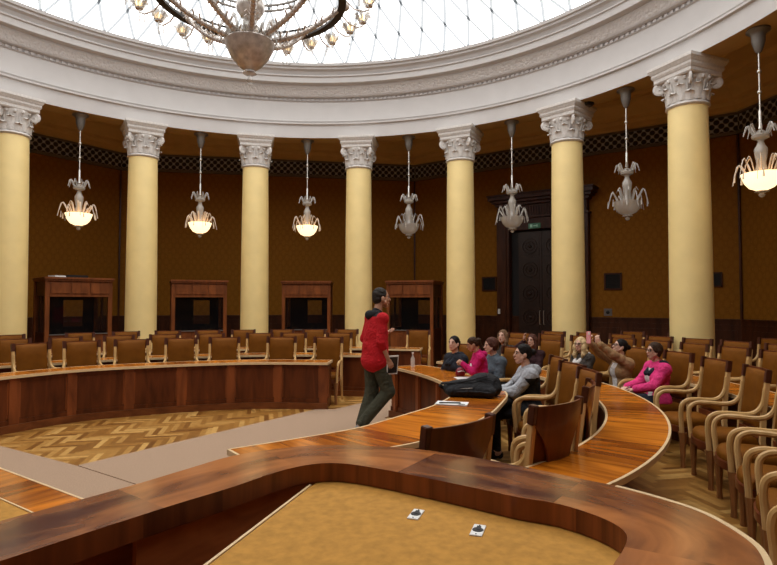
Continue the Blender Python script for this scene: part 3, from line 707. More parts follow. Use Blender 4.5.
# ------------------------------------------------------------------ curved desks
def strip_desk(name, front, depth, label, group, z=.74, panel=True, back=None, step=.12, kick=True, pil=.72, solid=True):
    """front: plan polyline of the edge towards the pit; the desk lies on the side of its right-hand normal times depth"""
    P, s = resample(crom(front, 8), step=step); Nn = normals2(P)
    n = len(P)
    if back is not None: B, _ = resample(crom(back, 8), count=n)
    else: B = P + Nn*depth
    t = thing(name, label, 'desk', (float(P[n//2][0]), float(P[n//2][1]), 0), 0, group)
    ox, oy = P[n//2]
    def L(p, zz): return (float(p[0])-ox, float(p[1])-oy, zz)
    th = .035
    top = MB(); vs = []; fs = []; us = []
    for i in range(n): vs += [L(P[i], z), L(B[i], z), L(P[i], z-th), L(B[i], z-th)]
    for i in range(n-1):
        a, b_ = 4*i, 4*(i+1)
        fs.append((a, b_, b_+1, a+1)); us.append([(s[i], 0), (s[i+1], 0), (s[i+1], depth), (s[i], depth)])
        fs.append((a+2, a+3, b_+3, b_+2)); us.append([(s[i], 0), (s[i], depth), (s[i+1], depth), (s[i+1], 0)])
        fs.append((a+1, b_+1, b_+3, a+3)); us.append([(s[i], 0), (s[i+1], 0), (s[i+1], th), (s[i], th)])
        fs.append((a, a+2, b_+2, b_)); us.append([(s[i], 0), (s[i], th), (s[i+1], th), (s[i+1], 0)])
    e = 4*(n-1); fs += [(0, 1, 3, 2), (e, e+2, e+3, e+1)]; us += [[(0, 0), (0, .5), (0, .5), (0, 0)], [(1, 0), (1, 0), (1, .5), (1, .5)]]
    top.add(vs, fs, us); obj('desktop', top, 'desk_wood', t, angle=30)
    # pale veneer bands along the edges
    ev = MB()
    pts = [P[i] for i in range(n)]
    ins = [P[i]*.982 + B[i]*.018 if False else P[i] + (B[i]-P[i])*(.012/np.linalg.norm(B[i]-P[i])) for i in range(n)]
    outs = [P[i] - (B[i]-P[i])*(.006/np.linalg.norm(B[i]-P[i])) for i in range(n)]
    def band(A, C, z0, z1):
        k = len(A); v = []
        for i in range(k): v += [L(A[i], z0), L(A[i], z1), L(C[i], z1), L(C[i], z0)]
        f_ = [(4*i+j, 4*i+(j+1) % 4, 4*i+4+(j+1) % 4, 4*i+4+j) for i in range(k-1) for j in range(4)]
        f_ += [(0, 1, 2, 3), (4*k-1, 4*k-2, 4*k-3, 4*k-4)]
        ev.add(v, f_)
    band(outs, ins, z-th-.001, z+.0015)
    ins2 = [B[i] - (B[i]-P[i])*(.012/np.linalg.norm(B[i]-P[i])) for i in range(n)]; outs2 = [B[i] + (B[i]-P[i])*(.006/np.linalg.norm(B[i]-P[i])) for i in range(n)]
    band(ins2, outs2, z-th-.001, z+.0015)
    for i0, i1 in ((0, 1), (n-1, n-2)):
        d = (P[i0]-P[i1])/np.linalg.norm(P[i0]-P[i1])
        band([P[i0]+d*.006, B[i0]+d*.006], [P[i0]-d*.012, B[i0]-d*.012], z-th-.001, z+.0015)
    obj('edge_band', ev, 'edge_veneer', t, smooth=False)
    # front panel with pilasters, plinth and end panels
    U = (B-P)/np.linalg.norm(B-P, axis=1)[:, None]
    def wallband(d0, d1, z0, z1, mb, i0=0, i1=None):
        i1 = n if i1 is None else i1; v = []
        for i in range(i0, i1): v += [L(P[i]+U[i]*d0, z0), L(P[i]+U[i]*d0, z1), L(P[i]+U[i]*d1, z1), L(P[i]+U[i]*d1, z0)]
        k = i1-i0; mb.add(v, [(4*i+j, 4*i+(j+1) % 4, 4*i+4+(j+1) % 4, 4*i+4+j) for i in range(k-1) for j in range(4)] + [(0, 1, 2, 3), (4*k-1, 4*k-2, 4*k-3, 4*k-4)])
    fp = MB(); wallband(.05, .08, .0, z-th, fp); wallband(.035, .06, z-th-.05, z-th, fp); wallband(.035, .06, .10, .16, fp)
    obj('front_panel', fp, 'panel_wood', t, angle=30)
    Lg = s[-1]; m_ = max(2, int(round(Lg/pil)))
    for k in range(m_+1):
        sc = .07 + (Lg-.14)*k/m_; i = min(n-2, int(np.searchsorted(s, sc))); i = max(0, i)
        q = np.array([np.interp(sc, s, P[:, 0]), np.interp(sc, s, P[:, 1])]); u = U[i]
        d = np.array([u[1], -u[0]]); sgn = 0
        q2 = q + u*.035 + (d*.0)
        pl = MB(); pl.box(L(q2 + u*.012, (z-th)/2), (.13, .035, z-th-.004), rot=atan2(u[1], u[0]) + pi/2)
        for off in (.10, -.10):   # narrow fillets either side
            pl.box(L(q2 + d*off*.72 + u*.018, (z-th)/2+.06), (.024, .02, z-th-.24), rot=atan2(u[1], u[0]) + pi/2)
        obj('pilaster', pl, 'pilaster_wood', t, bevel=.003)
    if kick:
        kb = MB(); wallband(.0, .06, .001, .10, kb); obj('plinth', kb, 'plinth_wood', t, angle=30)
    en = MB()
    for i in (0, n-1):
        u = U[i]; w = np.linalg.norm(B[i]-P[i]) - .06; c = P[i] + u*(w/2+.05); d = np.array([u[1], -u[0]]) * (1 if i == 0 else -1)
        c = c + (P[min(i+1, n-1)] - P[i] if i == 0 else P[i-1]-P[i]) * (.03/step)
        en.box(L(c, (z-th)/2+.0), (w, .03, z-th-.004), rot=atan2(u[1], u[0]))
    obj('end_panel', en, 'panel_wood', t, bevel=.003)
    return t, P, B
GL = 'curved desks of the left section'; GR = 'curved desks of the right section'
row1 = [(-5.75, 5.3), (-5.45, 6.3), (-4.97, 7.2), (-4.38, 8.05), (-3.38, 8.62), (-2.52, 8.93), (-1.85, 9.0), (-.97, 8.93)]
row2 = [(-6.9, 7.0), (-6.45, 7.75), (-5.85, 8.45), (-5.2, 8.95), (-4.66, 9.4), (-3.98, 9.78), (-3.29, 10.0), (-2.63, 10.2), (-1.53, 10.3), (-.7, 10.2), (-.15, 10.07)]
row3 = [(-7.4, 9.0), (-6.3, 10.0), (-5.43, 10.64), (-4.72, 11.08), (-3.86, 11.38), (-2.98, 11.58), (-1.6, 11.7), (-.65, 11.68), (.64, 11.46)]
rows = []
for nm, pts, dep, lb in (('r1', row1, .43, 'curved desk with dark panelled front, nearest of the left rows, facing the parquet'), ('r2', row2, .42, 'second curved desk of the left rows, between two rows of brown chairs'), ('r3', row3, .42, 'third and rearmost curved desk of the left rows, before the booths')):
    t, P, B = strip_desk('curved_desk', pts[::-1], dep, lb, GL)   # reversed: right-hand normal points away from the pit
    rows.append(P)
def arc(r, t0, t1, n=24): return [(RX + r*sin(radians(a)), RY + r*cos(radians(a))) for a in np.linspace(t0, t1, n)]
ring1_out = [(.50, 8.60), (.72, 8.28), (.95, 7.75), (1.14, 7.18), (1.24, 6.65), (1.26, 6.19), (1.22, 5.8), (1.10, 5.44), (.91, 4.94), (.68, 4.50), (.45, 4.18), (.2, 3.88), (-.28, 3.55), (-.70, 3.24)]
strip_desk('curved_desk', ring1_in[::-1], .55, 'innermost curved desk on the right, carrying the black backpack', GR, back=ring1_out[::-1])
strip_desk('curved_desk', arc(3.87, 41, 139.5)[::-1], .47, 'second curved desk on the right, before the woman in pink coat', GR)
strip_desk('curved_desk', arc(5.35, 38, 128)[::-1], .52, 'third curved desk on the right, behind the woman in pink coat', GR)

# ------------------------------------------------------------------ presidium desk in the foreground
far = [(-1.833, 1.042), (-1.517, 1.433), (-1.243, 1.821), (-1.171, 1.912), (-1.091, 2.017), (-0.962, 2.198), (-0.851, 2.374), (-0.712, 2.58), (-0.519, 2.711), (-0.287, 2.777), (0.055, 2.729), (0.328, 2.597), (0.562, 2.424), (0.751, 2.26), (0.866, 2.163), (0.974, 2.032), (1.051, 1.889), (1.068, 1.702), (1.037, 1.567), (0.933, 1.383), (0.817, 1.208)]
near = [(-1.625, 0.833), (-1.333, 1.183), (-1.051, 1.544), (-0.918, 1.728), (-0.744, 1.963), (-0.598, 2.143), (-0.45, 2.353), (-0.322, 2.454), (-0.193, 2.461), (-0.031, 2.381), (0.172, 2.248), (0.376, 2.106), (0.462, 2.042), (0.586, 1.977), (0.677, 1.875), (0.718, 1.781), (0.713, 1.702), (0.663, 1.611), (0.598, 1.52), (0.483, 1.333)]
pd = thing('presidium_desk', 'large walnut presidium desk with raised rim and tan felt top, in the foreground', 'desk', (0, 2.4, 0))
# each rib of the rim joins a far point to the nearest near point
cf = np.array(crom(far, 6)); nd_, _ = resample(crom(near, 12), count=900)
ks = [int(np.argmin(((nd_ - p)**2).sum(1))) for p in cf]; ks = np.maximum.accumulate(ks).astype(float)
ks = np.convolve(np.pad(ks, 4, mode='edge'), np.ones(9)/9, 'valid'); cn = np.stack([np.interp(ks, np.arange(900), nd_[:, q]) for q in (0, 1)], 1)
n = len(cf); sarc = np.r_[0, np.cumsum(np.linalg.norm(np.diff((cf+cn)/2, axis=0), axis=1))]
ZT, ZB = 1.0, .921
def Lp(p, z): return (float(p[0]), float(p[1])-2.4, z)
tp = MB(); vs = []; fs = []; us = []
for i in range(n): vs += [Lp(cf[i], ZT), Lp(cn[i], ZT)]
for i in range(n-1):
    fs.append((2*i, 2*i+1, 2*i+3, 2*i+2)); us.append([(sarc[i], 0), (sarc[i], .4), (sarc[i+1], .4), (sarc[i+1], 0)])
tp.add(vs, fs, us); 
vs = []; fs = []; us = []
for i in range(n): vs += [Lp(cf[i], ZB), Lp(cn[i], ZB)]
for i in range(n-1): fs.append((2*i, 2*i+2, 2*i+3, 2*i+1)); us.append([(0, 0)]*4)
tp.add(vs, fs, us)
obj('rim_top', tp, 'ledge_wood', pd, angle=30)
sd = MB()
for C, w in ((cf, 0), (cn, 1)):
    vs = []; fs = []; us = []
    for i in range(n): vs += [Lp(C[i], ZT), Lp(C[i], ZB)]
    for i in range(n-1): fs.append((2*i, 2*i+1, 2*i+3, 2*i+2)); us.append([(sarc[i], 0), (sarc[i], .1), (sarc[i+1], .1), (sarc[i+1], 0)])
    sd.add(vs, fs, us)
obj('rim_edge', sd, 'ledge_side_wood', pd, angle=30)
eb = MB()
i0 = int(n*.70)
for (C, D, sgn) in ((cf, cn, 1),):
    vs = []
    for i in range(i0, n):
        u = (C[i]-D[i])/np.linalg.norm(C[i]-D[i]); vs += [Lp(C[i]-u*.010, ZT+.0015), Lp(C[i]+u*.008, ZT+.0015), Lp(C[i]+u*.008, ZB), Lp(C[i]-u*.010, ZB)]
    k = n-i0
    eb.add(vs, [(4*i+j, 4*i+(j+1) % 4, 4*i+4+(j+1) % 4, 4*i+4+j) for i in range(k-1) for j in range(4)])
obj('edge_band', eb, 'edge_veneer', pd)
# panel under the left wing and carcass under the rim
pn = MB(); vs = []
cm = cn*.95 + cf*.05
ia = next(i for i in range(n) if cn[i][0] > -.83)
for i in range(ia, n): vs += [Lp(cm[i], .02), Lp(cm[i], ZB-.008)]
for i in range(ia, n): u = cf[i]*.12 + cn[i]*.88; vs += [Lp(u, .02), Lp(u, ZB-.008)]
k_ = n-ia
pn.add(vs, [(2*i, 2*i+1, 2*i+3, 2*i+2) for i in range(k_-1)] + [(0, 1, 2*k_+1, 2*k_)])
vs = []; cm2 = cn*.15 + cf*.85
for i in range(n): vs += [Lp(cm2[i], .02), Lp(cm2[i], ZB)]
pn.add(vs, [(2*i, 2*i+1, 2*i+3, 2*i+2) for i in range(n-1)])
obj('carcass_panel', pn, 'lightened_carcass_wood', pd, angle=30)
# felt writing surface within the rim
ins = [tuple(cn[i]*.90 + cf[i]*.10) for i in range(n)]; ins = [q for i, q in enumerate(ins) if i == 0 or (q[0]-ins[i-1][0])**2 + (q[1]-ins[i-1][1])**2 > 1e-6]
poly = [(-.5375, 1.692), (-.333, 2.404)] + [(x, y) for x, y in ins if x > -.312] + [(.42, 1.21), (-.667, 1.21)]
def signed(poly): return sum(x0*y1-x1*y0 for (x0, y0), (x1, y1) in zip(poly, poly[1:]+poly[:1]))
if signed(poly) < 0: poly = poly[::-1]
fl_ = MB(); fl_.prism([(x, y-2.4) for x, y in poly], .88, .917); obj('felt_top', fl_, 'felt', pd, smooth=False)
e2 = MB(); e2.box(((-.5375-.333)/2-.007 - .029, (1.692+2.404)/2-2.4 - .10, .901), (.010, 1.0, .040), rot=-atan2(.2045, .712)); obj('felt_edge', e2, 'edge_veneer', pd)
lg = MB(); lg.box((-.52, 1.58-2.4, .44), (.05, .42, .88), rot=-.27); lg.box((.375, 1.29-2.4, .44), (.05, .33, .88)); obj('support_panel', lg, 'dark_wood', pd)
for (x, y) in ((0.101, 2.094), (0.306, 1.949)):
    q = MB(); q.box((x, y-2.4, .919), (.042, .095, .005), rot=-.33); so = obj('socket_plate', q, 'white_plastic', pd, bevel=.001, label='white socket plate')
    q = MB(); q.lathe([(0, .9235), (.018, .9235), (.0195, .9215), (.0, .921)], 16, (x, y-2.4, 0)); q.box((x+.004, y-2.4+.012, .9232), (.014, .03, .003), rot=-.33)
    for dy in (-.038, .038): q.ball((x+dy*sin(.33), y-2.4+dy*cos(.33), .9215), .003, 6, 4)
    obj('connector', q, 'black_plastic', so)

# low rostrum desk beyond the presidium, its corner at the bottom left
ro = thing('rostrum_desk', 'low desk with wood border and beige felt inset at the lower left', 'desk', (-2.3, 3.0, 0))
A_, B_ = Vector((-3.75, 4.288, 0)), Vector((-1.33, 2.655, 0)); dv = (B_-A_).normalized(); nv = Vector((-dv.y, dv.x, 0))*-1   # nv points to the presidium
def quadbox(mb, a, b_, w, z0, z1, uv=False):
    c = (a+b_)/2 + nv*w/2; mb.box((c.x+2.3, c.y-3.0, (z0+z1)/2), ((b_-a).length, w, z1-z0), rot=atan2(dv.y, dv.x))
m_ = MB()
P4 = [A_, B_, B_ + nv*.21, A_ + nv*.21]; zt = .74; Ln = (B_-A_).length
m_.add([(p.x+2.3, p.y-3.0, z) for z in (zt, zt-.04) for p in P4], [(0, 1, 2, 3), (7, 6, 5, 4), (0, 4, 5, 1), (1, 5, 6, 2), (2, 6, 7, 3), (3, 7, 4, 0)], [[(0, 0), (Ln, 0), (Ln, .21), (0, .21)]] + [[(0, 0), (0, .04), (1, .04), (1, 0)]]*5)
obj('border', m_, 'desk_wood', ro, smooth=False)
m_ = MB(); quadbox(m_, A_ + nv*.215, B_ + nv*.215 - dv*.05, .42, .68, .737); obj('felt_top', m_, 'felt', ro, label='beige felt inset')
m_ = MB(); quadbox(m_, A_ - nv*.012, B_ - nv*.012, .012, .695, .742); quadbox(m_, A_+nv*.21, B_+nv*.21-dv*.05, .008, .70, .742); obj('edge_band', m_, 'edge_veneer', ro)
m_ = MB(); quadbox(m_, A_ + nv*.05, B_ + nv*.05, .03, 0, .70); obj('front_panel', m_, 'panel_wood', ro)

# ------------------------------------------------------------------ armchairs (front is +y local, origin on the floor under the seat)
def make_chair():
    t = thing('armchair', '', 'chair')
    def arcback(y0, half, sag, n=9): return [(half*(2*i/(n-1)-1), y0 + sag*((2*i/(n-1)-1)**2)) for i in range(n)]
    # seat frame and cushion
    def seat_poly(w_f, w_b, yf, yb):
        P = [(-w_b, yb)]; P += [(-w_f + .03, yf-.10)]
        for q in np.linspace(-1, 1, 9): P.append((q*(w_f-.02), yf - .07*abs(q)**2.2))
        P += [(w_f-.03, yf-.10), (w_b, yb)]
        return P[::-1]
    m_ = MB(); m_.prism(seat_poly(.275, .225, .27, -.22), .345, .415); obj('seat_frame', m_, 'chair_back_wood', t, bevel=.006)
    m_ = MB(); pl = seat_poly(.262, .212, .258, -.20); n_ = len(pl)
    cxp, cyp = 0, .02; lay = []
    for sc, z in ((1, .415), (1.0, .45), (.95, .475), (.80, .492), (.4, .50)): lay.append([(cxp + (x-cxp)*sc, cyp + (y-cyp)*sc, z) for x, y in pl])
    vs = [p for l in lay for p in l]; fs = [(j*n_+i, j*n_+(i+1) % n_, (j+1)*n_+(i+1) % n_, (j+1)*n_+i) for j in range(4) for i in range(n_)] + [tuple(range(4*n_, 5*n_))]
    m_.add(vs, fs); obj('seat', m_, 'leather', t, angle=60)
    # padded back, slightly hollow, between two posts; wooden board behind
    def lean(z): return -.215 - .085*max(0, (z-.46))/.62
    m_ = MB(); nx, zs = 9, [.56, .60, .75, .90, 1.02, 1.055, 1.07]
    vs = []; 
    for z in zs:
        for i in range(nx):
            q = 2*i/(nx-1)-1; x = q*.208
            th = .045*(1 - abs(q)**6)*(1 if .6 <= z <= 1.03 else .45 if z < 1.06 else .05); vs.append((x, lean(z) - .015 + .035*q*q + th, z))
    nzs = len(zs); off = len(vs)
    for z in zs:
        for i in range(nx):
            q = 2*i/(nx-1)-1; vs.append((q*.208, lean(z) - .022 + .035*q*q, z))
    fs = [(j*nx+i, j*nx+i+1, (j+1)*nx+i+1, (j+1)*nx+i) for j in range(nzs-1) for i in range(nx-1)]
    fs += [(off+(j+1)*nx+i, off+(j+1)*nx+i+1, off+j*nx+i+1, off+j*nx+i) for j in range(nzs-1) for i in range(nx-1)]
    for j in range(nzs-1):
        fs.append((j*nx, (j+1)*nx, off+(j+1)*nx, off+j*nx)); fs.append((j*nx+nx-1, off+j*nx+nx-1, off+(j+1)*nx+nx-1, (j+1)*nx+nx-1))
    for i in range(nx-1):
        fs.append((i, off+i, off+i+1, i+1)); fs.append(((nzs-1)*nx+i, (nzs-1)*nx+i+1, off+(nzs-1)*nx+i+1, off+(nzs-1)*nx+i))
    m_.add(vs, fs); bk_ = obj('backrest', m_, 'leather', t, angle=50)
    m_ = MB(); vs = []; nx = 9            # crest board at the rear, narrowing in two concave curves to a splat
    zz = [.50, .62, .70, .78, .84, .89, .93, .96, 1.03, 1.085]; nz_ = len(zz)
    def hw_(z): return .235 if z > .955 else .10 + .135*max(0, (z-.62)/.335)**2.6
    for side in (0, 1):
        for z in zz:
            for i in range(nx):
                q = (2*i/(nx-1)-1)*hw_(z)/.235; vs.append((q*.235, lean(z) - .030 - .016*side + .035*q*q, z))
    o2 = nx*nz_; fs = []
    for j in range(nz_-1):
        for i in range(nx-1):
            a = j*nx+i; fs += [(a, a+1, a+nx+1, a+nx), (o2+a, o2+a+nx, o2+a+nx+1, o2+a+1)]
        for i in (0, nx-1): a = j*nx+i; fs.append((a, a+nx, o2+a+nx, o2+a))
    for j in (0, nz_-1):
        for i in range(nx-1): a = j*nx+i; fs.append((a, a+1, o2+a+1, o2+a))
    m_.add(vs, fs); obj('back_board', m_, 'chair_back_wood', t, angle=40)
    for sx_ in (-1, 1):
        m_ = MB(); x = sx_*.243
        m_.tube([(x, -.30, 0), (x, -.255, .25), (x, -.222, .46), (x, lean(.72)+.012, .72), (x, lean(.98)+.014, .98)], [.022, .026, .031, .029, .028], 4, up=(1, 1, 0))
        po = obj('post', m_, 'pale_wood', t, bevel=.004)
        m_ = MB(); m_.tube([(x, lean(.98)+.014, .98), (x, lean(1.09)+.014, 1.095)], .033, 4, up=(1, 1, 0)); obj('post_cap', m_, 'cap_wood', po, bevel=.004)
        m_ = MB(); xo = sx_*.268
        ctrl = [(x, lean(.93)+.02, .93), (x, lean(.80)+.025, .80), (sx_*.252, -.185, .725), (xo, -.10, .695), (xo+sx_*.008, .05, .70), (xo+sx_*.008, .15, .695), (xo+sx_*.004, .212, .655), (xo, .228, .58), (xo-sx_*.01, .222, .48), (xo-sx_*.015, .215, .36)]
        m_.tube([tuple(p) for p in crom(ctrl, 5)], .019, 8, flat=1.25); obj('arm', m_, 'pale_wood', t)
        m_ = MB(); m_.tube([(sx_*.235, .20, .36), (sx_*.235, .20, .30), (sx_*.232, .20, .06), (sx_*.232, .20, 0)], [.042, .036, .022, .026], 8); obj('leg', m_, 'leg_wood', t)
    m_ = MB(); m_.box((0, lean(.5)+.0, .50), (.46, .03, .05)); obj('rear_rail', m_, 'chair_back_wood', t)
    return t
chair0 = make_chair(); chair_used = [False]; CH = []
def place_chair(x, y, face, label, group):
    """face: azimuth (clockwise from +Y) the sitter looks to"""
    t = chair0 if not chair_used[0] else copy_tree(chair0); chair_used[0] = True
    t.location = (x, y, 0); t.rotation_euler = (0, 0, -face)
    tag(t, label, 'chair', group); CH.append((x, y)); return t
def at_px(P, px, off):
    """point of the plan curve P (pushed outwards by off) that the camera sees in image column px, with its outward normal"""
    Nn = normals2(P); Q = P + Nn*off
    r_ = (px-388.5)/561.17; best = min(range(len(Q)), key=lambda i: abs(Q[i][0]/Q[i][1]-r_))
    return Q[best], Nn[best]
row_px = [[33.6, 83, 133, 181.5, 225, 281.7, 328], [13, 66.8, 119.6, 166, 211.6, 260, 293.5, 339.7], [11, 81, 127, 169, 208, 244, 282.5, 314, 347, 418.5]]
rown = ['front row', 'middle row', 'back row']
for k, (P, pxs) in enumerate(zip(rows, row_px)):
    Pd, _ = resample(P, step=.01)
    Nn = normals2(Pd)
    for q, px in enumerate(pxs):
        c, nn = at_px(Pd, px, .92); c = c - nn*.26
        face = atan2(-nn[0], -nn[1])
        if px == 418.5: lb = 'brown leather armchair alone at the right end of the rearmost left desk'
        elif px < 0: lb = 'brown leather armchair of the left front row, beyond the picture edge'
        else:
            m_ = q if k == 0 else q + 1
            lb = 'brown leather armchair, %s from the left in the %s of the left section' % (ordin(m_-(0 if k == 0 else 1)), rown[k])
        place_chair(float(c[0]), float(c[1]), face + random.uniform(-.05, .05), lb, 'armchairs of the left section')
def ring_pos(th, r): return RX + r*sin(radians(th)), RY + r*cos(radians(th))
def ring_chair(th, r, label, turn=0, group='armchairs of the right section'):
    x, y = ring_pos(th, r); return place_chair(x, y, radians(th + 180 + turn), label, group)
A = 'brown leather armchair '
ring_chair(56, 3.26, A + 'under the woman in black at the inner desk')
ring_chair(67.5, 3.46, A + 'behind the person in the grey-blue jacket')
ring_chair(89, 3.36, A + 'under the woman in the grey hoodie')
for bx, by, az, lb in ((1.83, 5.66, -98, 'just right of the woman in the grey hoodie, empty'), (1.79, 5.08, -90, 'turned towards the camera beside the second curved desk'), (1.49, 4.28, -68, 'seen edge-on at the inner desk, third from the front'),
                       (1.03, 3.49, -40, 'seen from behind, right of the two dark chair backs in front'), (.36, 2.93, -41, 'seen from behind, left of the two dark chair backs in front')):
    az = radians(az); place_chair(bx + .27*sin(az), by + .27*cos(az), az, A + lb, 'armchairs of the right section')
R2 = [(49, 4.98, 'under the fair-haired woman in the second right row'), (56.3, 4.98, 'under the woman resting her cheek on her hand'), (66.8, 5.04, 'under the blonde woman'), (75, 5.0, 'under the woman holding up the pink phone'), (82.2, 5.10, 'under the woman in the pink coat'), (91.5, 5.0, 'empty, next to the woman in the pink coat'), (100, 5.0, 'empty, second in front of the pink coat'), (108, 5.0, 'third empty one in front of the pink coat, cut by the edge'), (115.5, 5.03, 'fourth empty one in front of the pink coat, only arms showing'), (122.5, 5.10, 'fifth empty one in front of the pink coat, at the right edge'), (129.5, 5.2, 'nearest the camera at the lower right corner')]
for th, r_, lb in R2: ring_chair(th, r_, A + lb, random.uniform(-3, 3))
for q, th in enumerate([41, 47, 53, 59.5, 65.2, 71, 77, 83]): ring_chair(th, 6.37, A + 'empty, %s from the far end of the third right row' % ordin(q), random.uniform(-4, 4))
for q, th in enumerate([43, 48.5, 53.8, 59.5, 65, 70, 75.5]): ring_chair(th, 7.4, A + 'empty, %s from the far end of the fourth right row' % ordin(q), random.uniform(-4, 4))
for q, th in enumerate([51, 57.5, 68.5]): ring_chair(th, 8.55, A + 'empty, %s from left behind the columns by the right wall' % ordin(q), 0)

# ------------------------------------------------------------------ organic surfaces: distance fields meshed with surface nets
def rc(a, b_, ra, rb=None): return ('c', np.array(a, float), np.array(b_, float), ra, rb if rb is not None else ra)
def el(c, r_, R=None): return ('e', np.array(c, float), np.array(r_, float), np.eye(3) if R is None else np.array(R, float))
def pl_(p, n_): return ('p', np.array(p, float), np.array(n_, float))     # removes the side the normal points to
def surface(prims, h=.01, k=.02, cuts=(), name='mesh'):
    lo = np.full(3, 1e9); hi = -lo
    for p in prims:
        if p[0] == 'c': r_ = max(p[3], p[4]); l = np.minimum(p[1], p[2]) - r_; u = np.maximum(p[1], p[2]) + r_
        else: r_ = np.max(p[2]); l = p[1]-r_; u = p[1]+r_
        lo = np.minimum(lo, l); hi = np.maximum(hi, u)
    lo -= 3*h; hi += 3*h; dims = np.ceil((hi-lo)/h).astype(int)+1
    F = np.full(dims, .2, np.float32)
    ax = [lo[i] + h*np.arange(dims[i]) for i in range(3)]
    def sl(l, u, mar):
        a = np.maximum(0, np.floor((l-mar-lo)/h).astype(int)); b_ = np.minimum(dims, np.ceil((u+mar-lo)/h).astype(int)+1)
        return tuple(slice(a[i], b_[i]) for i in range(3))
    def ev(p, s_):
        X, Y, Z = np.meshgrid(ax[0][s_[0]], ax[1][s_[1]], ax[2][s_[2]], indexing='ij')
        Q = np.stack([X, Y, Z], -1)
        if p[0] == 'c':
            ba = p[2]-p[1]; L2 = max(1e-9, ba @ ba); t = np.clip(((Q-p[1]) @ ba)/L2, 0, 1)
            return np.linalg.norm(Q-p[1]-t[..., None]*ba, axis=-1) - (p[3] + (p[4]-p[3])*t)
        q = (Q-p[1]) @ p[3]      # columns of R are the ellipsoid axes
        k0 = np.linalg.norm(q/p[2], axis=-1); k1 = np.linalg.norm(q/(p[2]**2), axis=-1)
        return k0*(k0-1)/np.maximum(k1, 1e-6)
    for p in prims:
        if p[0] == 'c': r_ = max(p[3], p[4]); l = np.minimum(p[1], p[2]) - r_; u = np.maximum(p[1], p[2]) + r_
        else: r_ = np.max(p[2]); l = p[1]-r_; u = p[1]+r_
        s_ = sl(l, u, k*1.5 + 2*h); d = ev(p, s_); f = F[s_]
        hh = np.maximum(k-np.abs(f-d), 0)/k
        F[s_] = np.minimum(f, d) - hh*hh*k*.25
    for p in cuts:
        if p[0] == 'p':
            X, Y, Z = np.meshgrid(*ax, indexing='ij'); d = -((X-p[1][0])*p[2][0] + (Y-p[1][1])*p[2][1] + (Z-p[1][2])*p[2][2])
            F = np.maximum(F, -d)
        else:
            s_ = tuple(slice(0, dims[i]) for i in range(3)); F = np.maximum(F, -ev(p, s_))
    # naive surface nets
    S = F < 0; nx, ny, nz = dims
    c = np.zeros((nx-1, ny-1, nz-1), np.uint8)
    for dx in (0, 1):
        for dy in (0, 1):
            for dz in (0, 1): c += S[dx:nx-1+dx, dy:ny-1+dy, dz:nz-1+dz]
    act = (c > 0) & (c < 8); idx_ = np.full(act.shape, -1, np.int64); ii = np.argwhere(act); idx_[act] = np.arange(len(ii))
    acc = np.zeros((len(ii), 3)); cnt = np.zeros(len(ii))
    corners = [(a, b_, d) for a in (0, 1) for b_ in (0, 1) for d in (0, 1)]
    for a in corners:
        for axn in range(3):
            if a[axn]: continue
            b_ = list(a); b_[axn] = 1
            fa = F[ii[:, 0]+a[0], ii[:, 1]+a[1], ii[:, 2]+a[2]]; fb = F[ii[:, 0]+b_[0], ii[:, 1]+b_[1], ii[:, 2]+b_[2]]
            m_ = (fa < 0) != (fb < 0); t = np.where(m_, fa/np.where(m_, fa-fb, 1), 0)
            pt = np.tile(np.array(a, float), (len(ii), 1)); pt[:, axn] = t
            acc += pt*m_[:, None]; cnt += m_
    V = lo + h*(ii + acc/np.maximum(cnt, 1)[:, None])
    faces = []
    for axn in range(3):
        o1, o2 = [q for q in range(3) if q != axn]
        sa = [slice(0, None)]*3; sb = [slice(0, None)]*3
        sa[axn] = slice(0, -1); sb[axn] = slice(1, None)
        df = S[tuple(sa)] != S[tuple(sb)]; e = np.argwhere(df)
        e = e[(e[:, o1] > 0) & (e[:, o2] > 0) & (e[:, o1] < dims[o1]-1) & (e[:, o2] < dims[o2]-1)]
        ins_ = S[tuple(sa)][e[:, 0], e[:, 1], e[:, 2]]
        def cell(d1, d2):
            q = e.copy(); q[:, o1] -= d1; q[:, o2] -= d2; return idx_[q[:, 0], q[:, 1], q[:, 2]]
        quad = np.stack([cell(1, 1), cell(0, 1), cell(0, 0), cell(1, 0)], 1)
        flip = ins_ if axn != 1 else ~ins_
        quad[~flip] = quad[~flip][:, ::-1]
        faces.append(quad)
    Fq = np.concatenate(faces); Fq = Fq[(Fq >= 0).all(1)]
    return V, Fq
def org(name, parts, mat, parent=None, label=None):
    """parts: list of (V, F, material index) joined into one mesh"""
    vs, fs, mi = [], [], []; o = 0
    for V, Fq, k in parts:
        vs.append(V); fs += (Fq + o).tolist(); mi += [k]*len(Fq); o += len(V)
    me = bpy.data.meshes.new(name); me.from_pydata(np.concatenate(vs).tolist(), [], fs)
    for mm in ([mat] if isinstance(mat, str) else mat): me.materials.append(M[mm])
    me.polygons.foreach_set('material_index', mi); me.polygons.foreach_set('use_smooth', [True]*len(me.polygons)); me.update()
    ob = bpy.data.objects.new(name, me); COL.objects.link(ob)
    if parent: ob.parent = parent
    if label: ob['label'] = label
    return ob
def skinmat(name, col):
    m_ = plain(name, col, .5, var=.06, scale=30); b_ = m_.node_tree.nodes['Principled BSDF']
    b_.inputs['Subsurface Weight'].default_value = .0; return name
skinmat('skin_fair', (.62, .36, .26)); skinmat('skin_tan', (.46, .24, .15))
cloth('hair_black', (.012, .009, .008), .6, .4, 60, .15); cloth('hair_brown', (.045, .022, .012), .6, .4, 60, .15)
cloth('hair_auburn', (.075, .026, .016), .6, .4, 60, .15); cloth('hair_blonde', (.60, .43, .22), .6, .25, 60, .15); cloth('hair_lightbrown', (.16, .085, .045), .6, .35, 60, .15)
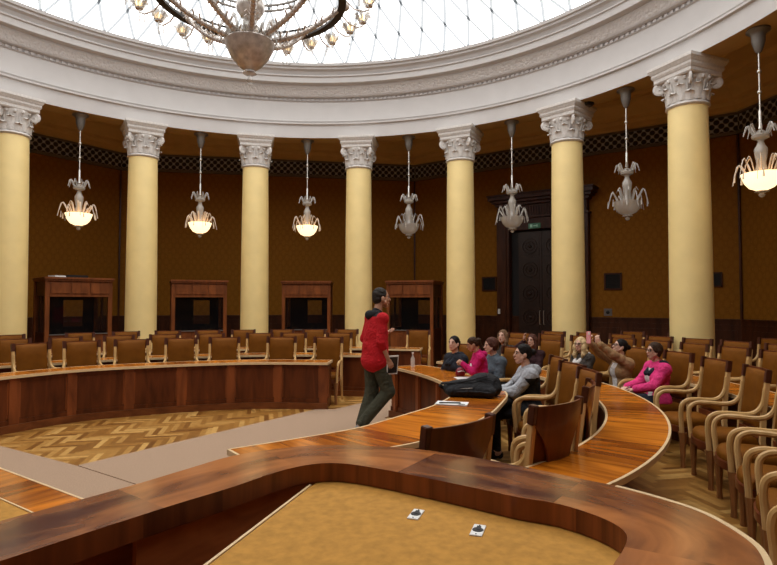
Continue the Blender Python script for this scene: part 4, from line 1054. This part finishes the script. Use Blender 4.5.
cloth('hair_grey', (.028, .022, .018), .6, .5, 60, .15); plain('lip', (.42, .10, .09), .4); plain('eye_white', (.42, .40, .38), .3); plain('iris', (.02, .012, .008), .2)
cloth('red_fleece', (.46, .012, .018), .85, var=.10, scale=14, spec=.2); cloth('olive_trousers', (.055, .055, .036), .85, var=.2, scale=14, spec=.2)
cloth('magenta_fleece', (.50, .012, .12), .85, var=.15, scale=14, spec=.2); cloth('pink_coat', (.72, .045, .20), .85, var=.10, scale=14, spec=.2)
cloth('grey_blue', (.085, .105, .125), .85, var=.15, scale=14, spec=.2); cloth('grey_jersey', (.38, .39, .42), .85, var=.12, scale=20, spec=.2)
cloth('taupe_jacket', (.34, .205, .095), .8, var=.12, scale=14, spec=.2); cloth('brown_jacket', (.05, .04, .034), .8, var=.5, scale=22, spec=.2)
cloth('maroon_top', (.035, .012, .014), .8, var=.2, scale=14, spec=.2); plain('white_cloth', (.74, .70, .66), .8, var=.08, scale=14); cloth('jeans', (.03, .035, .05), .85, var=.2, scale=20)
plain('shoe_grey', (.26, .25, .24), .6, var=.1); cloth('scarf_white', (.66, .62, .60), .8, var=.25, scale=26)

def nrm(v): v = np.array(v, float); return v/np.linalg.norm(v)
def ik(a, c, l1, l2, hint):
    d = c-a; L = np.linalg.norm(d); L2 = min(L, (l1+l2)*.995); c = a + d/L*L2
    x = (l1*l1 - l2*l2 + L2*L2)/(2*L2); y = sqrt(max(0, l1*l1-x*x)); u = d/L
    hv = np.array(hint, float); hv = hv - u*(hv @ u); hv = hv/np.linalg.norm(hv)
    return a + u*x + hv*y, c
def hand_prims(w, d, n_, curl, side, s=1.0, thumb_out=.6):
    """w wrist, d direction of the fingers, n_ palm normal; side +1 thumb lies along d x n_, else opposite"""
    d = nrm(d); n_ = nrm(n_ - d*(np.array(n_) @ d)); x = np.cross(d, n_)*side; P = []
    for q in (-.028, -.009, .010, .027): P.append(rc(w + d*.012*s + x*q*.7*s, w + d*.086*s + x*q*s, .0145*s, .0125*s))
    for q, L, r_ in ((.029, .070, .0088), (.010, .078, .0092), (-.009, .072, .0088), (-.027, .058, .0078)):
        p = w + d*.088*s + x*q*s; dd = d + x*q*2.2; dd = nrm(dd); an = 0
        for f, c_ in ((.46, .45), (.30, .8), (.24, .6)):
            an += curl*c_; v = dd*cos(an) + n_*sin(an); e = p + v*L*f*s; P.append(rc(p, e, r_*s, r_*.92*s)); p = e
    t0 = w + d*.022*s + x*.026*s; t1 = t0 + nrm(d*.75 + x*thumb_out + n_*.35)*.042*s; t2 = t1 + nrm(d*.95 + x*.15 + n_*(.3+.4*curl))*.034*s; t3 = t2 + nrm(d*.9 - x*.1 + n_*(.3+.6*curl))*.026*s
    P += [rc(t0, t1, .0145*s, .012*s), rc(t1, t2, .0115*s, .010*s), rc(t2, t3, .010*s, .0085*s)]
    return P

def person(label, loc, face, pose, look, hands, cloth, hair, seated=True, s=1.0, lean=.12, turn=0, sidelean=0, skin='skin_fair', shoes='black_fabric', trousers='jeans', glasses=False, legs=None, female=True, h=.009, extra=None, elbow=(None, None), hood=None, headfwd=.03, hipz=.50, pads=None):
    if seated: s = s*.90
    """local frame: x right, y forward, z up, origin on the floor under the hips; look=(yaw right+, pitch up+); hands = list of (target, finger dir, palm normal, curl)"""
    t = thing('person', label, 'person', (loc[0], loc[1], 0), -face)
    A3 = lambda *p: np.array(p, float)*1.0
    hip = A3(0, 0, hipz if seated else .95*s)
    rl = sin(lean); up = nrm((sidelean, rl, cos(lean))); ct, st_ = cos(turn), sin(turn)
    rt_ = nrm(np.array((ct, -st_, -sidelean*.6))); fw = np.cross(up, rt_); fw = nrm(fw); rt_ = nrm(np.cross(fw, up))
    T = .50*s
    chest = hip + up*.33*s; neck0 = hip + up*T + fw*.0; shw = (.158 if female else .198)*s
    SH = [neck0 - rt_*shw - up*.045*s, neck0 + rt_*shw - up*.045*s]
    hd0 = neck0 + up*.085*s + fw*headfwd*s
    # head frame
    yaw, pit = look; f0 = nrm(A3(sin(yaw), cos(yaw), 0)); hf = nrm(f0*cos(pit) + A3(0, 0, sin(pit))); hr = nrm(np.cross(hf, (0, 0, 1))); hu = np.cross(hr, hf)
    hs = s*(.98 if female else 1.04); HC = hd0 + hu*.115*hs + hf*.03*hs
    HR = np.stack([hr, hf, hu], 1)
    def H(x, y, z): return HC + (hr*x + hf*y + hu*z)*hs
    B_ = []
    # legs
    if seated:
        if legs is None: legs = [((-.09, .42, .50), (-.10, .40, .09)), ((.09, .42, .50), (.10, .40, .09))]
    K, AN, HJ = [], [], []
    for i, sg in enumerate((-1, 1)):
        HJ.append(hip + A3(sg*.085*s, 0, 0)); K.append(A3(*legs[i][0])); AN.append(A3(*legs[i][1]))
    wr = []; el_ = []
    for i, sg in enumerate((-1, 1)):
        tg = A3(*hands[i][0]); hint = elbow[i] if elbow[i] is not None else (sg*.5, -.4, -1)
        e, w = ik(SH[i], tg, .285*s, .245*s, hint); el_.append(e); wr.append(w)
    def torso(g):
        sw = shw
        P = [el(hip + up*.02*s, A3(.165*s+g, .115*s+g, .12*s+g), np.stack([rt_, fw, up], 1)),
             el(hip + up*.19*s, A3((.130 if female else .155)*s+g, .098*s+g, .15*s+g), np.stack([rt_, fw, up], 1)),
             el(chest + up*.02*s, A3((.150 if female else .180)*s+g, .108*s+g, .165*s+g), np.stack([rt_, fw, up], 1)),
             rc(SH[0], SH[1], .058*s+g)]
        if female: P += [el(chest + fw*.085*s + rt_*q*.065*s, A3(.062, .05, .062)*s + g) for q in (-1, 1)]
        return P
    def arms(g, full=True, upto=1.0, i=None):
        P = []
        for q in ((0, 1) if i is None else (i,)):
            e, w = el_[q], wr[q]; m_ = e + (w-e)*upto
            P += [rc(SH[q], e, .050*s+g, .040*s+g), rc(e, m_, .039*s+g, (.039-(.012*upto))*s+g)]
        return P
    def legp(g, upto=1.0):
        P = []
        for q in (0, 1):
            a_ = K[q] + (AN[q]-K[q])*upto
            P += [rc(HJ[q], K[q], .082*s+g, .056*s+g), rc(K[q], a_, .055*s+g, (.055-.018*upto)*s+g)]
        return P
    def feet(g):
        P = []
        for q, sg in enumerate((-1, 1)):
            fd = nrm(A3(sg*.12, 1, 0)) if len(legs[q]) < 3 else nrm(A3(*legs[q][2]))
            a_ = AN[q]; heel = a_ - fd*.035*s + A3(0, 0, -.045*s); toe = a_ + fd*.15*s + A3(0, 0, -.055*s + (0 if len(legs[q]) < 3 else fd[2]*0))
            P += [rc(a_, heel, .040*s+g, .034*s+g), rc(heel, toe, .034*s+g, .028*s+g), rc(a_, toe, .040*s+g, .026*s+g)]
        return P
    # --- body: one surface (head with face, neck, torso, limbs, feet), fingers meshed finer and joined in
    ex_, ey, ez = .031, .074, .012
    head = [el(H(0, -.012, .035), A3(.074, .094, .088)*hs, HR), rc(H(0, .012, -.02), H(0, .052, -.088), .060*hs, .032*hs), el(H(0, .045, -.02), A3(.058, .045, .062)*hs, HR),
            rc(H(-.045, .02, -.05), H(-.012, .06, -.092), .028*hs, .02*hs), rc(H(.045, .02, -.05), H(.012, .06, -.092), .028*hs, .02*hs),
            rc(H(-.035, .074, .026), H(.035, .074, .026), .012*hs), rc(H(0, .088, .012), H(0, .108, -.026), .009*hs, .0125*hs), el(H(0, .088, -.060), A3(.024, .012, .010)*hs, HR),
            el(H(-.076, -.008, -.012), A3(.010, .022, .032)*hs, HR), el(H(.076, -.008, -.012), A3(.010, .022, .032)*hs, HR),
            rc(neck0 - up*.03*s, HC + (-hf*.025 - hu*.05)*hs, .056*s, .050*s)]
    V1 = surface(head, .006 if h < .009 else .0075, .012, cuts=[el(H(-ex_, .094, .010), A3(.016, .014, .011)*hs, HR), el(H(ex_, .094, .010), A3(.016, .014, .011)*hs, HR)])
    bodyp = torso(0) + arms(0) + legp(0) + feet(0) + [rc(neck0 - up*.05*s, neck0 + up*.05*s + fw*headfwd*.6*s, .058*s, .052*s)]
    V2 = surface(bodyp, h*1.25, .03)
    parts = [(*V1, 0), (*V2, 0)]
    for q, sg in enumerate((-1, 1)):
        tg, fd, pn_, curl = hands[q]
        V3 = surface(hand_prims(wr[q], A3(*fd), A3(*pn_), curl, (1 if sg < 0 else -1) * 1.0, s*.98), .0045, .006); parts.append((*V3, 0))
    body = org('body', parts, skin, t)
    for q in (-1, 1):
        m_ = MB(); c = H(q*ex_, .080, .010); m_.ball(c, .0098*hs, 8, 6); c2 = H(q*ex_, .0860, .010); m_.ball(c2, .0082*hs, 8, 6, mi=1)
        obj('eye', m_, ['eye_white', 'iris'], t)
    m_ = MB(); m_.tube([H(-.022, .096, -.061), H(0, .103, -.059), H(.022, .096, -.061)], [.003*hs, .006*hs, .003*hs], 6); obj('mouth', m_, 'lip', t)
    # --- hair
    st, hm = hair[0], hair[1]
    hp = [el(H(0, -.020, .042), A3(.083, .098, .092)*hs*(.965 if st == 'short' else 1), HR)]
    cuts = [el(H(0, .135, -.035), A3(.074, .085, .098)*hs, HR)]
    if st == 'short': hp += [el(H(0, -.055, -.01), A3(.070, .055, .065)*hs, HR)]; cuts += [pl_(H(0, .0, -.045), -hu*.8 + hf*.6), el(H(.08, .035, -.03), A3(.03, .05, .05)*hs, HR), el(H(-.08, .035, -.03), A3(.03, .05, .05)*hs, HR)]
    if st == 'bob': hp += [el(H(0, -.035, .03), A3(.094, .098, .096)*hs, HR), rc(H(-.078, -.02, 0), H(-.07, -.03, -.06), .030*hs, .02*hs), rc(H(.078, -.02, 0), H(.07, -.03, -.06), .030*hs, .02*hs), rc(H(0, -.08, 0), H(0, -.065, -.075), .05*hs, .035*hs)]
    if st in ('long', 'curly'):
        w_ = .034 if st == 'long' else .045
        for q in (-1, 1):
            hp += [rc(H(q*.072, .0, .03), H(q*.080, .012, -.10), w_*hs, w_*.95*hs), rc(H(q*.080, .012, -.10), H(q*.075, .03, -.24), w_*hs, w_*.6*hs)]
            if st == 'curly': hp += [el(H(q*.09, .03, -.06), A3(.04, .04, .05)*hs), el(H(q*.10, -.01, -.13), A3(.045, .045, .05)*hs), el(H(q*.085, .05, -.18), A3(.035, .035, .05)*hs)]
        hp += [rc(H(0, -.07, .0), H(0, -.075, -.22), .062*hs, .05*hs), rc(H(-.04, -.07, .0), H(-.05, -.06, -.22), .05*hs, .04*hs), rc(H(.04, -.07, .0), H(.05, -.06, -.22), .05*hs, .04*hs)]
    if st in ('tied', 'pony'):
        hp += [el(H(0, -.06, .0), A3(.072, .06, .07)*hs, HR), el(H(0, -.135, .03), A3(.042, .045, .042)*hs, HR)]; cuts += [pl_(H(0, .0, -.055), -hu*.9 + hf*.4)]
    if st == 'pony': hp += [rc(H(0, -.13, .01), H(.0, -.14, -.16), .035*hs, .02*hs)]; cuts = cuts[:1]
    Vh = surface(hp, .0075, .02, cuts=cuts); org('hair', [(*Vh, 0)], hm, t)
    m_ = MB()
    for q in (-1, 1): m_.tube([H(q*.016, .090, .028), H(q*.032, .088, .034), H(q*.050, .074, .028)], .0052*hs, 5)
    obj('eyebrow', m_, hm, t)
    if glasses:
        m_ = MB()
        for q in (-1, 1):
            m_.tube([H(q*.033 + .024*cos(a), .101 - abs(q*.033 + .024*cos(a))*.15, .008 + .018*sin(a)) for a in np.linspace(0, 2*pi, 17)], .0028*hs, 5)
            m_.tube([H(q*.057, .095, .014), H(q*.078, .03, .012), H(q*.078, -.02, .006)], .0025*hs, 5)
        m_.tube([H(-.010, .101, .012), H(.010, .101, .012)], .0028*hs, 5); obj('glasses', m_, 'black_plastic', t)
    # --- clothes
    top, tmat, slv = cloth
    cutn = [pl_(neck0 + up*.055*s, up + fw*.25)]
    if isinstance(tmat, str): tmat = [tmat]
    tp_ = torso(.016 if top != 'coat' else .030) + arms(.013 if top != 'coat' else .024, upto=slv) + [rc(neck0 - up*.05*s, neck0 + up*.03*s, .070*s, .064*s)]
    if not seated and top == 'fleece': tp_ += [rc(q_ + up*.02, q_ - up*.06*s, .132*s) for q_ in HJ]; tp_ += [el(hip - up*.07*s, A3(.205, .165, .15)*s, np.stack([rt_, fw, up], 1)), el(hip + up*.10*s, A3(.20, .158, .2)*s, np.stack([rt_, fw, up], 1)), el(hip + up*.25*s, A3(.195, .145, .2)*s, np.stack([rt_, fw, up], 1))]
    if top == 'coat': tp_ += [rc(hip + rt_*.08 + up*-.0, hip + rt_*.10 + fw*.12 + up*.0, .11*s, .09*s), rc(hip - rt_*.08, hip - rt_*.10 + fw*.12 + up*.0, .11*s, .09*s)]
    Vt = surface(tp_, h, .03); 
    mi = 0
    ob = org('jacket' if top != 'sweater' else 'sweater', [(*Vt, 0)], tmat, t)
    if len(tmat) > 1:   # split colouring: sleeves/yoke in the second cloth
        me = ob.data; co = np.array([p.center[:] for p in me.polygons]); dA = np.full(len(co), 9.0)
        rel = co - hip; hgt = rel @ up; lat = rel @ rt_; fr_ = rel @ fw
        if pads == 'sleeves':
            for q in (0, 1):
                for a_, b2 in ((SH[q], el_[q]), (el_[q], wr[q])):
                    ba = b2-a_; tt = np.clip(((co-a_) @ ba)/(ba @ ba), 0, 1); dA = np.minimum(dA, np.linalg.norm(co-a_-tt[:, None]*ba, axis=1))
            sel = (dA < .075*s) | (hgt > .43*s)
        elif pads == 'yoke': sel = (hgt > .425*s) & ((fr_ < .2) & (np.abs(lat) < .17*s)) & ((hgt > .475*s) | (fr_ > -.03*s))
        elif pads == 'front': sel = (np.abs(lat) < .055*s + .03*(hgt-.2)) & (fr_ > .03) & (hgt < .46*s)
        elif pads == 'collar': sel = (hgt > .46*s) | ((np.abs(lat) < .03*s) & (fr_ > .05))
        mids = np.where(sel, 1, 0); me.polygons.foreach_set('material_index', mids.astype(int).tolist()); me.update()
    if hood:
        cg = .016*s if top == 'coat' else 0
        Vc = surface([rc(neck0 + rt_*.07*s - fw*.02 + up*.01, neck0 - fw*.095*s - up*.01, .045*s+cg, .055*s+cg), rc(neck0 - rt_*.07*s - fw*.02 + up*.01, neck0 - fw*.095*s - up*.01, .045*s+cg, .055*s+cg), rc(neck0 + rt_*.07*s - fw*.0, neck0 + rt_*.04*s + fw*(.10*s+cg*3.2) - up*.11*s, .035*s+cg, .022*s+cg), rc(neck0 - rt_*.07*s, neck0 - rt_*.04*s + fw*(.10*s+cg*3.2) - up*.11*s, .035*s+cg, .022*s+cg)], h, .02)
        org('collar', [(*Vc, 0)], hood, t)
    Vl = surface([el(hip + up*.0*s, A3(.176, .125, .115)*s, np.stack([rt_, fw, up], 1))] + legp(.014 if seated else .028*s, .97), h*1.1, .03); org('trousers', [(*Vl, 0)], trousers, t)
    Vs = surface(feet(.006), h, .015); org('shoes', [(*Vs, 0)], shoes, t)
    return t, dict(H=H, neck=neck0, up=up, fw=fw, rt=rt_, wr=wr, hip=hip, SH=SH, s=s, t=t)
def to_world(t, p):
    a = -t.rotation_euler[2]; x, y, z = p
    return (t.location[0] + x*cos(a) + y*sin(a), t.location[1] - x*sin(a) + y*cos(a), z)

# the standing guide in red
mface = radians(66)
man, I = person('man in red fleece and olive trousers standing in the pit, gesturing', (-.18, 7.42), mface, 'stand', (.06, .02),
    [((-.20, .20, 1.27), (.15, .9, .25), (.3, -.2, 1), .35), ((.20, .10, .96), (.0, .45, -.9), (-1, .1, .0), .75)],
    ('fleece', ['red_fleece', 'black_fabric'], .30), ('short', 'hair_grey'), seated=False, s=1.06, lean=.05, female=False, skin='skin_tan', trousers='olive_trousers', shoes='shoe_grey',
    legs=[((-.10, .0, .52), (-.07, -.17, .10)), ((.09, .15, .53), (.02, -.19, .12), (.25, .95, 0))], elbow=((-.4, -.6, -1), (.4, -1, -.5)), pads='yoke', h=.008, hood='black_fabric')
tb = thing('tablet', 'white-edged tablet held in the right hand of the standing man', 'tablet', to_world(man, (.185, .17, .885)), -mface + .15)
m_ = MB(); m_.box((0, 0, 0), (.014, .17, .25)); obj('case', m_, 'white_plastic', tb, bevel=.004)
m_ = MB(); m_.box((.0085, 0, 0), (.004, .14, .21)); obj('screen', m_, 'black_plastic', tb)
tb.rotation_euler = (radians(0), radians(8), -mface + .15)

def seat(th, r_, turn=0):
    x, y = ring_pos(th, r_); return (x, y), radians(th + 180 + turn)
LAP = [((-.10, .30, .66), (.5, .8, -.1), (0, 0, -1), .5), ((.10, .30, .66), (-.5, .8, -.1), (0, 0, -1), .5)]
TABLE = [((-.12, .36, .80), (.5, .85, .0), (0, 0, -1), .5), ((.12, .36, .80), (-.5, .85, .0), (0, 0, -1), .5)]
# inner desk
l, f_ = seat(57.5, 3.22)
person('seated woman with black hair in a black coat at the inner desk, leftmost visitor', l, f_, 'sit', (-.35, .10), LAP, ('coat', ['navy_fabric'], .93), ('tied', 'hair_black'), s=.98, lean=.02, hood='navy_fabric')
girl, GI = person('girl in a magenta hoodie standing at the inner desk, looking at her hands', ring_pos(72.5, 3.10), radians(72.5+180+15), 'stand', (-.05, -.35),
    [((-.04, .27, .93), (.6, .5, .3), (.2, -.6, -.6), .9), ((.06, .27, .93), (-.6, .5, .3), (-.2, -.6, -.6), .9)], ('sweater', ['magenta_fleece'], .96), ('pony', 'hair_brown'), seated=False, s=.72, lean=.16, skin='skin_tan',
    legs=[((-.06, .03, .36), (-.07, .0, .07)), ((.06, .03, .36), (.07, .0, .07))], hood='magenta_fleece')
m_ = MB(); hd_ = GI['neck'] + GI['fw']*.118 - GI['up']*.16 + GI['rt']*.03; m_.ball(hd_, .05, 8, 6, (1.0, .3, 1.3)); obj('shirt_print', m_, 'white_cloth', girl)
l, f_ = seat(66, 3.52)
person('seated person with auburn hair in a grey-blue jacket behind the girl in magenta', l, f_, 'sit', (.15, -.05), LAP, ('coat', ['grey_blue'], .95), ('bob', 'hair_auburn'), s=.98, lean=.05)
l, f_ = seat(89.5, 3.33)
hw, HI = person('seated woman with a dark bun in a grey hoodie and black vest', l, f_, 'sit', (-.12, .05), [((-.05, .42, .72), (.6, .6, -.2), (0, 0, -1), .6), ((.14, .40, .71), (-.6, .7, -.2), (0, 0, -1), .6)], ('coat', ['black_fabric', 'grey_jersey'], .96), ('tied', 'hair_black'), s=1.0, lean=.08, pads='sleeves', hood='grey_jersey', trousers='black_fabric', elbow=((-.3, -.5, -1), (.6, -.3, -1)))
# second ring
l, f_ = seat(49.3, 4.86)
person('seated fair-haired woman in a dark brown jacket beside the fifth column', l, f_, 'sit', (-.2, .1), LAP, ('coat', ['brown_jacket'], .95), ('long', 'hair_lightbrown'), s=1.0, lean=.0)
l, f_ = seat(56.6, 4.9)
person('seated woman with auburn hair resting her cheek on her hand', l, f_, 'sit', (-.22, .03), [((-.10, .34, .76), (.5, .8, 0), (0, 0, -1), .5), ((.072, .185, 1.085), (-.1, .1, 1), (-.9, -.3, 0), .5)], ('sweater', ['maroon_top'], .95), ('long', 'hair_auburn'), s=.95, lean=.10, elbow=((-.5, -.4, -1), (.9, .4, -1)))
l, f_ = seat(66.6, 5.0)
person('seated blonde woman with wavy hair and glasses in a dark jacket', l, f_, 'sit', (-.25, .02), LAP, ('coat', ['brown_jacket'], .95), ('curly', 'hair_blonde'), s=.94, lean=.02, glasses=True, hood='scarf_white')
l, f_ = seat(75.2, 5.02)
tw, TI = person('seated woman in a taupe jacket raising a pink phone', l, f_, 'sit', (.18, .28), [((-.04, .44, 1.20), (.25, .3, 1), (.4, -.9, .0), .75), ((.13, .46, 1.20), (-.2, .3, 1), (-.6, -.8, .0), .75)], ('coat', ['taupe_jacket', 'scarf_white'], .95), ('tied', 'hair_black'), s=.96, lean=.0, glasses=True, pads='front', elbow=((-.5, -.2, -1), (.6, -.2, -1)))
ph = thing('phone', 'pink phone held up by the woman in taupe', 'phone', to_world(tw, (.05, .46, 1.165)), -f_ + .1)
m_ = MB(); m_.box((0, 0, .07), (.08, .012, .16)); obj('case', m_, 'pink_plastic', ph, bevel=.005)
m_ = MB(); m_.box((-.02, .008, .125), (.026, .006, .036)); obj('camera_bump', m_, 'white_plastic', ph); m_ = MB(); m_.box((0, -.0075, .07), (.07, .003, .145)); obj('screen', m_, 'black_plastic', ph)
l, f_ = seat(82.3, 5.10)
person('seated short-haired woman with glasses in a bright pink coat', l, f_, 'sit', (-.10, .05), [((-.09, .36, .66), (.6, .7, -.1), (0, 0, -1), .6), ((.09, .36, .66), (-.5, .8, -.1), (0, 0, -1), .6)], ('coat', ['pink_coat', 'white_cloth'], .96), ('bob', 'hair_brown'), s=.96, lean=.02, glasses=True, pads='front', hood='navy_fabric')

# ------------------------------------------------------------------ things on the desks
def wob(*a): return [rc(*q) for q in a]
bp2 = thing('backpack', 'black backpack lying on the inner curved desk', 'backpack', (.86, 5.80, .74), radians(-14))
V = surface([el((0, .0, .085), (.30, .17, .085)), el((.12, .03, .125), (.17, .14, .11)), rc((-.24, 0, .05), (.22, 0, .07), .05, .07), el((-.16, -.04, .06), (.13, .13, .06)), rc((-.2, -.12, .05), (.2, -.13, .06), .045, .05), rc((-.2, .12, .05), (.2, .12, .06), .045, .05)], .010, .03, cuts=[pl_((0, 0, .003), (0, 0, -1))])
org('bag', [(*V, 0)], 'black_fabric', bp2)
m_ = MB(); m_.tube([(-.27, -.03, .06), (-.33, -.05, .10), (-.30, -.10, .13), (-.18, -.10, .14), (.0, -.12, .175), (.16, -.10, .225)], .018, 6, flat=.5); m_.tube([(-.2, -.16, .05), (.0, -.19, .07), (.2, -.18, .06)], .010, 6); obj('strap', m_, 'black_fabric', bp2)
m_ = MB(); m_.tube([(-.16, -.155, .085), (.02, -.172, .10)], .006, 5); obj('zip', m_, 'grey_metal', bp2)
mg = thing('magazine', 'open magazine with a dark picture lying before the backpack', 'magazine', (.60, 5.34, .742), radians(-15))
m_ = MB(); m_.box((0, 0, .003), (.30, .17, .006)); obj('pages', m_, 'paper', mg); m_ = MB(); m_.box((-.02, .0, .0068), (.20, .08, .001), rot=.2); m_.box((.10, -.05, .0068), (.06, .04, .001)); obj('picture', m_, 'black_plastic', mg)
pp = thing('paper_sheet', 'white sheet of paper lying on the inner desk before the girl', 'paper', (.97, 7.10, .742), .15); m_ = MB(); m_.box((0, 0, .002), (.25, .21, .004)); obj('sheet', m_, 'paper', pp)
cp = thing('red_pouch', 'small dark red pouch on the inner desk beside the girl', 'pouch', (.93, 7.32, .742), .3)
V = surface([el((0, 0, .055), (.055, .04, .055)), rc((-.03, 0, .03), (.035, 0, .03), .035)], .006, .02, cuts=[pl_((0, 0, .002), (0, 0, -1))]); org('pouch', [(*V, 0)], 'red_ceramic', cp)
m_ = MB(); m_.tube([(-.05, -.036, .06), (0, -.043, .07), (.05, -.036, .06)], .004, 5); obj('zip', m_, 'silver', cp)
# coat lying over the hoodie woman's knees, folded bag on the desk edge
jk = thing('folded_coat', 'black puffer coat draped over the knees of the woman in the grey hoodie', 'coat', to_world(hw, (0, .42, .60)), hw.rotation_euler[2])
V = surface([el((0, -.02, .03), (.25, .20, .075)), rc((-.18, .12, .03), (-.20, .17, -.28), .075, .05), rc((.0, .14, .02), (.0, .19, -.32), .085, .06), rc((.18, .12, .03), (.20, .17, -.26), .075, .05), rc((-.2, -.05, .05), (.2, -.02, .06), .06)], .010, .03); org('shell', [(*V, 0)], 'black_fabric', jk)
m_ = MB(); m_.tube([(.05, .16, .09), (.10, .235, .02), (.09, .245, -.08)], .006, 5); obj('zip', m_, 'silver', jk)
bg = thing('scarf', 'dark blue folded scarf held on the lap of the woman in the grey hoodie', 'scarf', to_world(hw, (.0, .44, .70)), hw.rotation_euler[2])
V = surface([rc((-.12, .0, .05), (.12, .02, .06), .045, .04), el((0, 0, .04), (.13, .07, .04))], .009, .02); org('fold', [(*V, 0)], 'jeans', bg)
# glass bottle by the far desk end
gb = thing('glass_bottle', 'small clear glass bottle at the far end of the inner desk', 'bottle', (.36, 8.35, .742)); m_ = MB(); m_.lathe([(0, 0), (.032, 0), (.032, .12), (.012, .16), (.012, .2), (0, .2)], 12); obj('glass', m_, 'clear_glass', gb); m_ = MB(); m_.lathe([(.014, .19), (.014, .215), (0, .215)], 10); obj('cap', m_, 'white_plastic', gb)
